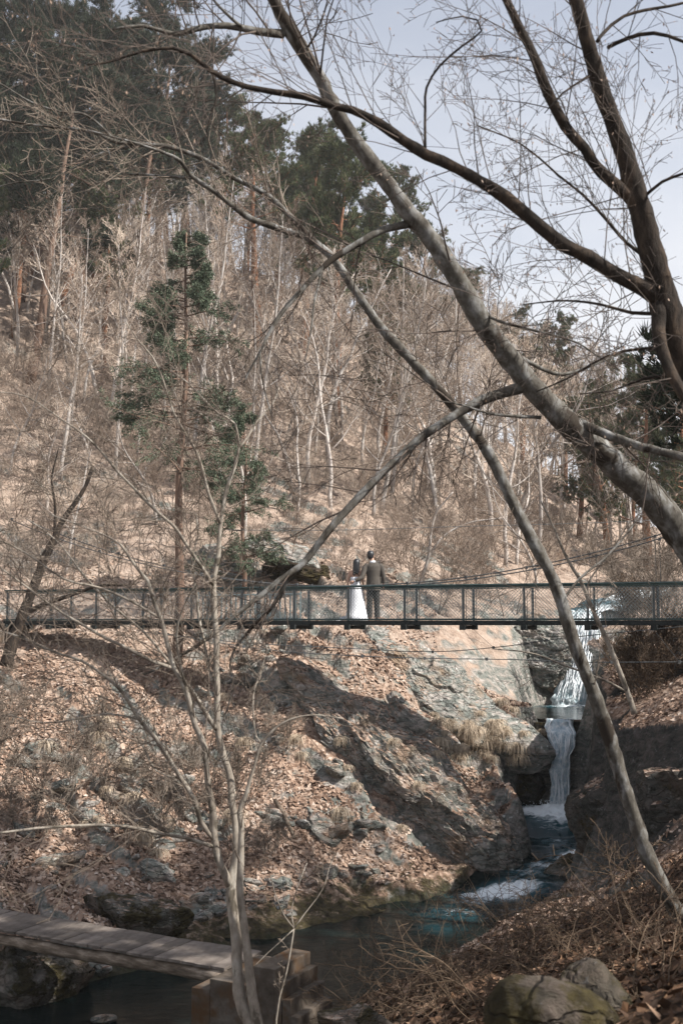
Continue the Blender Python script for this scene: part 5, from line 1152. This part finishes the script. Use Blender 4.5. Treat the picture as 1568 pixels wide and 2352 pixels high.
cur.clear(); S2 = [('stem', trace([(1455, 1640), (1440, 1590), (1405, 1500), (1360, 1400), (1335, 1340), (1300, 1280), (1270, 1210), (1240, 1150)], 23.5, 23.5, [16, 13, 11, 9, 6, 4])), ('branch', trace([(1360, 1400), (1350, 1340), (1400, 1270), (1450, 1190)], 23.5, 24, [6, 5, 4, 3])), ('branch', trace([(1440, 1590), (1380, 1560), (1300, 1530), (1220, 1500), (1130, 1490)], 23.5, 23, [7, 6, 4, 3]))]
b0 = S2[0][1][0][0]
build_traced('bare_sapling', 'crooked bare sapling on the leafy right bank rising past the bridge', 'sapling', S2, 'bark_pale', 'twig', lambda n, i: dict(per_m=1.6, L=1.1, t0=.2, rmax=.01, prm=dict(TW, rmin=.004)), (b0.x, b0.y, b0.z - .1))
cur.clear(); S3 = [('trunk', trace([(15, 1530), (30, 1470), (60, 1395), (100, 1290), (125, 1240), (145, 1195), (190, 1130), (215, 1070)], 30.2, 31, [34, 28, 24, 20, 15, 11, 7])), ('limb', trace([(55, 1410), (110, 1385), (170, 1365), (230, 1345), (300, 1345)], 30.4, 30, [14, 11, 8, 5])), ('limb', trace([(30, 1470), (-10, 1420), (-60, 1380)], 30.2, 30, [14, 10, 8])), ('limb', trace([(125, 1240), (128, 1170), (120, 1100), (135, 1030)], 30.6, 30.3, [9, 7, 5, 3]))]
b0 = S3[0][1][0][0]
build_traced('twisted_tree', 'dark crooked mossy tree crossing the left end of the bridge', 'tree', S3, 'bark_dark', 'twig_dark', lambda n, i: dict(per_m=2.5, L=1.3, t0=.2, rmax=.014, prm=dict(TW, rmin=.005)), (b0.x, b0.y, b0.z - .15))
cur.clear(); S4 = [('trunk', trace([(962, 1345), (975, 1310), (985, 1270), (990, 1220), (1005, 1160)], 38.5, 38.5, [11, 9, 7, 4])), ('limb', trace([(983, 1280), (1020, 1230), (1080, 1200), (1150, 1190)], 38.5, 39, [7, 5, 4, 3])), ('limb', trace([(988, 1230), (1000, 1180), (1040, 1130)], 38.5, 38, [5, 4, 3]))]
b0 = S4[0][1][0][0]
build_traced('bare_sapling', 'small bare forked tree on the open leaf slope behind the couple', 'sapling', S4, 'far_bark', 'far_twig', lambda n, i: dict(per_m=2, L=1.4, t0=.2, rmax=.014, prm=dict(TW, rmin=.006)), (b0.x, b0.y, b0.z - .1))
# fallen pole on the far bank
q0, q1 = ray_ground(632, 1850), ray_ground(676, 1935)
mb = MB(); mb.tube([q0 + Vector((0, -.05, .12)), (q0 + q1) / 2 + Vector((0, -.1, .2)), q1 + Vector((0, -.05, .1))], [.055, .05, .04], 8); tag(mb.build('fallen_pole', M['log'], None, True), 'straight fallen pole propped on the rocks above the hollow', 'log')

# ------------------------------------------------------------------ ground cover
def scatter_leaves(name, regions, size, seed, label, lift=.015, mat='dead_leaf'):
    rg = np.random.default_rng(seed); X, Y = [], []
    for px0, px1, D0, D1, n in regions:
        D = np.sqrt(rg.uniform(D0 ** 2, D1 ** 2, n)); px = rg.uniform(px0, px1, n); X.append((px - 784) / F * D); Y.append(D)
    X = np.concatenate(X); Y = np.concatenate(Y); Z = terrain(X, Y); e = .12
    gx = (terrain(X + e, Y) - terrain(X - e, Y)) / (2 * e); gy = (terrain(X, Y + e) - terrain(X, Y - e)) / (2 * e)
    d, lev, hw = seg_query(ST, X, Y); p2 = np.stack([X, Y, 0 * X], 1)
    keep = (np.hypot(gx, gy) < 1.25) & (fbm(p2 * .5 + 3, 3) + rg.normal(0, .15, len(X)) > -.22) & (Z > lev + .35 - (d > 6) * 5) & ((d > hw + .5))
    X, Y, Z, gx, gy = (a[keep] for a in (X, Y, Z, gx, gy)); m = len(X)
    N_ = np.stack([-gx, -gy, np.ones(m)], 1); N_ /= np.linalg.norm(N_, axis=1)[:, None]; N_ += rg.normal(0, .38, N_.shape); N_ /= np.linalg.norm(N_, axis=1)[:, None]
    T = np.cross(N_, rg.normal(size=N_.shape)); T /= np.linalg.norm(T, axis=1)[:, None]; B = np.cross(N_, T)
    C = np.stack([X, Y, Z + rg.uniform(.3, 1.8, m) * lift], 1); s = size * np.clip(rg.lognormal(-.1, .38, (m, 1)), .4, 2.0); cu = rg.uniform(.1, .5, (m, 1))
    V = np.stack([C - T * s, C - B * s * .55 + N_ * s * cu * .5, C + T * s + N_ * s * cu * .6, C + B * s * .55 + N_ * s * cu * .5], 1).reshape(-1, 3)
    me = mesh_np(name, V, [np.arange(4 * m).reshape(-1, 4)], False)
    me.attributes.new('rnd', 'FLOAT', 'POINT').data.foreach_set('value', np.repeat(np.clip(rg.normal(.5, .27, m) + .55 * fbm(np.stack([X, Y, 0 * X], 1) * .7 + 50, 4), 0, 1), 4).astype(np.float32))
    o = kind(link(name, me, M[mat]), 'stuff'); tag(o, label, 'leaves')
scatter_leaves('fallen_leaves', [(-150, 1300, 19, 33.5, 105000), (-150, 1000, 33.5, 40, 9000)], .058, 1, 'drift of fallen brown leaves covering the far bank')
scatter_leaves('fallen_leaves', [(1100, 1900, 20, 33, 30000)], .052, 2, 'orange brown fallen leaves on top of the right bank')
scatter_leaves('fallen_leaves', [(800, 1900, 10, 20.5, 26000)], .05, 4, 'damp fallen leaves with shade in their colour under the brambles of the near bank', mat='damp_shade_leaf')
scatter_leaves('fallen_leaves', [(500, 2000, 3.0, 10, 16000)], .042, 3, 'near foreground litter of fallen leaves around the blurred boulders', mat='damp_shade_leaf')

# brambles on the near right slope
BR = dict(seg=(9, 6, 4), wob=.2, trop=(-.06, -.04, -.02), kids=(4, 3, 2), t0=(.15, .2, .2), ang=(45, 45, 45), len=(.5, .5, .5), rmin=.0038, rr=.6, tip=.3)
def make_bramble(label, group):
    out = {}; root = thing('bramble', label, 'bramble', group=group)
    for _ in range(11):
        a = R.uniform(0, 6.28); grow(out, (R.gauss(0, .15), R.gauss(0, .15), -.05), (math.cos(a) * .9, math.sin(a) * .9, R.uniform(.4, 1.3)), R.uniform(.8, 1.7), .009, 0, 2, BR)
    link('canes', tube_mesh('canes', tl(out[0]), 4), M['bramble'], root); kind(link('twigs', tube_mesh('twigs', tl(out[1] + out[2]), 3), M['bramble'], root), 'stuff')
    return root
LBR = 'tangled leafless bramble on the shaded near bank'
brs = [make_bramble(LBR, 'brambles of the near bank') for _ in range(4)]
spots = [(900, 2300), (960, 2240), (1010, 2190), (1070, 2160), (1000, 2320), (1080, 2260), (1150, 2200), (1220, 2140), (1180, 2290), (1260, 2240), (1330, 2180), (1400, 2120), (1300, 2300), (1420, 2230), (1500, 2160), (1460, 2040), (1540, 2060), (870, 2340), (930, 2345), (1040, 2345), (1120, 2330), (1350, 2110), (1500, 2270), (1560, 2200), (1250, 2090), (1160, 2120)]
f_ = set()
for i, (px, py) in enumerate(spots):
    g = ray_ground(px, py, 4, 30)
    if g is None: continue
    b_ = brs[i % 4]; place(b_, b_.name not in f_, g.x, g.y, R.uniform(.55, 1.0) * (.55 + g.y / 30), z=g.z); f_.add(b_.name)
# twiggy stems on the dark bank under the right end of the bridge
LU = 'leafless undergrowth on the dark bank under the right end of the bridge'
ub = make_tree('undergrowth_shrub', LU, 'shrub', 'undergrowth under the bridge', SHRUB, 1.6, .012, 3, 'bramble', 'bramble', .1, stems=5, spread=.7)
for i, (px, D) in enumerate(((1420, 30), (1470, 29), (1520, 28), (1560, 29.5), (1490, 31.5), (1540, 27), (1600, 28), (1440, 27.3))): place(ub, i == 0, (px - 784) / F * D, D, R.uniform(.7, 1.1))
# dry grass hanging from the rounded rock
def make_tuft():
    C = np.zeros((60, 3)); C[:, :2] = rng.normal(0, .05, (60, 2)); polys = []
    for i in range(90):
        a = R.uniform(0, 6.28); L = R.uniform(.25, .5); b = Vector((R.gauss(0, .05), R.gauss(0, .05), 0)); o = Vector((math.cos(a), math.sin(a) - .5, 0)) * R.uniform(.3, .8)
        polys.append(([tuple(b), tuple(b + o * L * .35 + Vector((0, 0, L * .45))), tuple(b + o * L * .8 + Vector((0, 0, L * .3))), tuple(b + o * L * 1.05 + Vector((0, 0, -L * .35)))], [.007, .006, .005, .002]))
    return tube_mesh('grass_tuft', polys, 3)
tm = [make_tuft() for _ in range(3)]
for t_ in tm: t_.materials.append(M['dry_grass'])
bpy.context.view_layer.update(); dg = bpy.context.evaluated_depsgraph_get()
def hit(px, py):
    d = P(px, py, 10).normalized(); ok, loc, nor, idx, ob, mx = sc.ray_cast(dg, d * 13.5, d)
    return loc if ok and loc.y < 45 else None
gsp = [(R.gauss(1120, 70), R.gauss(1700, 32)) for _ in range(46)] + [(R.uniform(640, 1000), R.uniform(1700, 1960)) for _ in range(9)] + [(R.uniform(100, 600), R.uniform(1600, 2000)) for _ in range(16)]
for px, py in gsp:
    h = hit(px, py)
    if h is None: continue
    o = link('grass_tuft', tm[R.randrange(3)]); o.location = h; s = R.uniform(.5, 1.0); o.scale = (s, s, s); o.rotation_euler = (0, 0, R.uniform(-.5, .5))
    if px > 1010: tag(o, 'tuft of pale dry grass drooping from the rounded rock', 'grass', 'dry grass on the rounded rock')
    else: tag(o, 'tuft of dry straw grass on the rocky far bank', 'grass', 'dry grass on the far bank')

# ------------------------------------------------------------------ air
mb = MB(); mb.box((0, 200, 30), (360, 300, 48)); hb = mb.mesh('haze'); hm = bpy.data.materials.new('haze'); hm.use_nodes = True
hn = hm.node_tree.nodes; hn.clear(); ho = hn.new('ShaderNodeOutputMaterial'); hv = hn.new('ShaderNodeVolumePrincipled')
hv.inputs['Color'].default_value = (1.0, 0.97, 0.94, 1); hv.inputs['Density'].default_value = 0.0005; hv.inputs['Anisotropy'].default_value = 0.2
hm.node_tree.links.new(hv.outputs[0], ho.inputs['Volume']); kind(link('haze', hb, hm), 'stuff')
sc.cycles.volume_bounces = 0
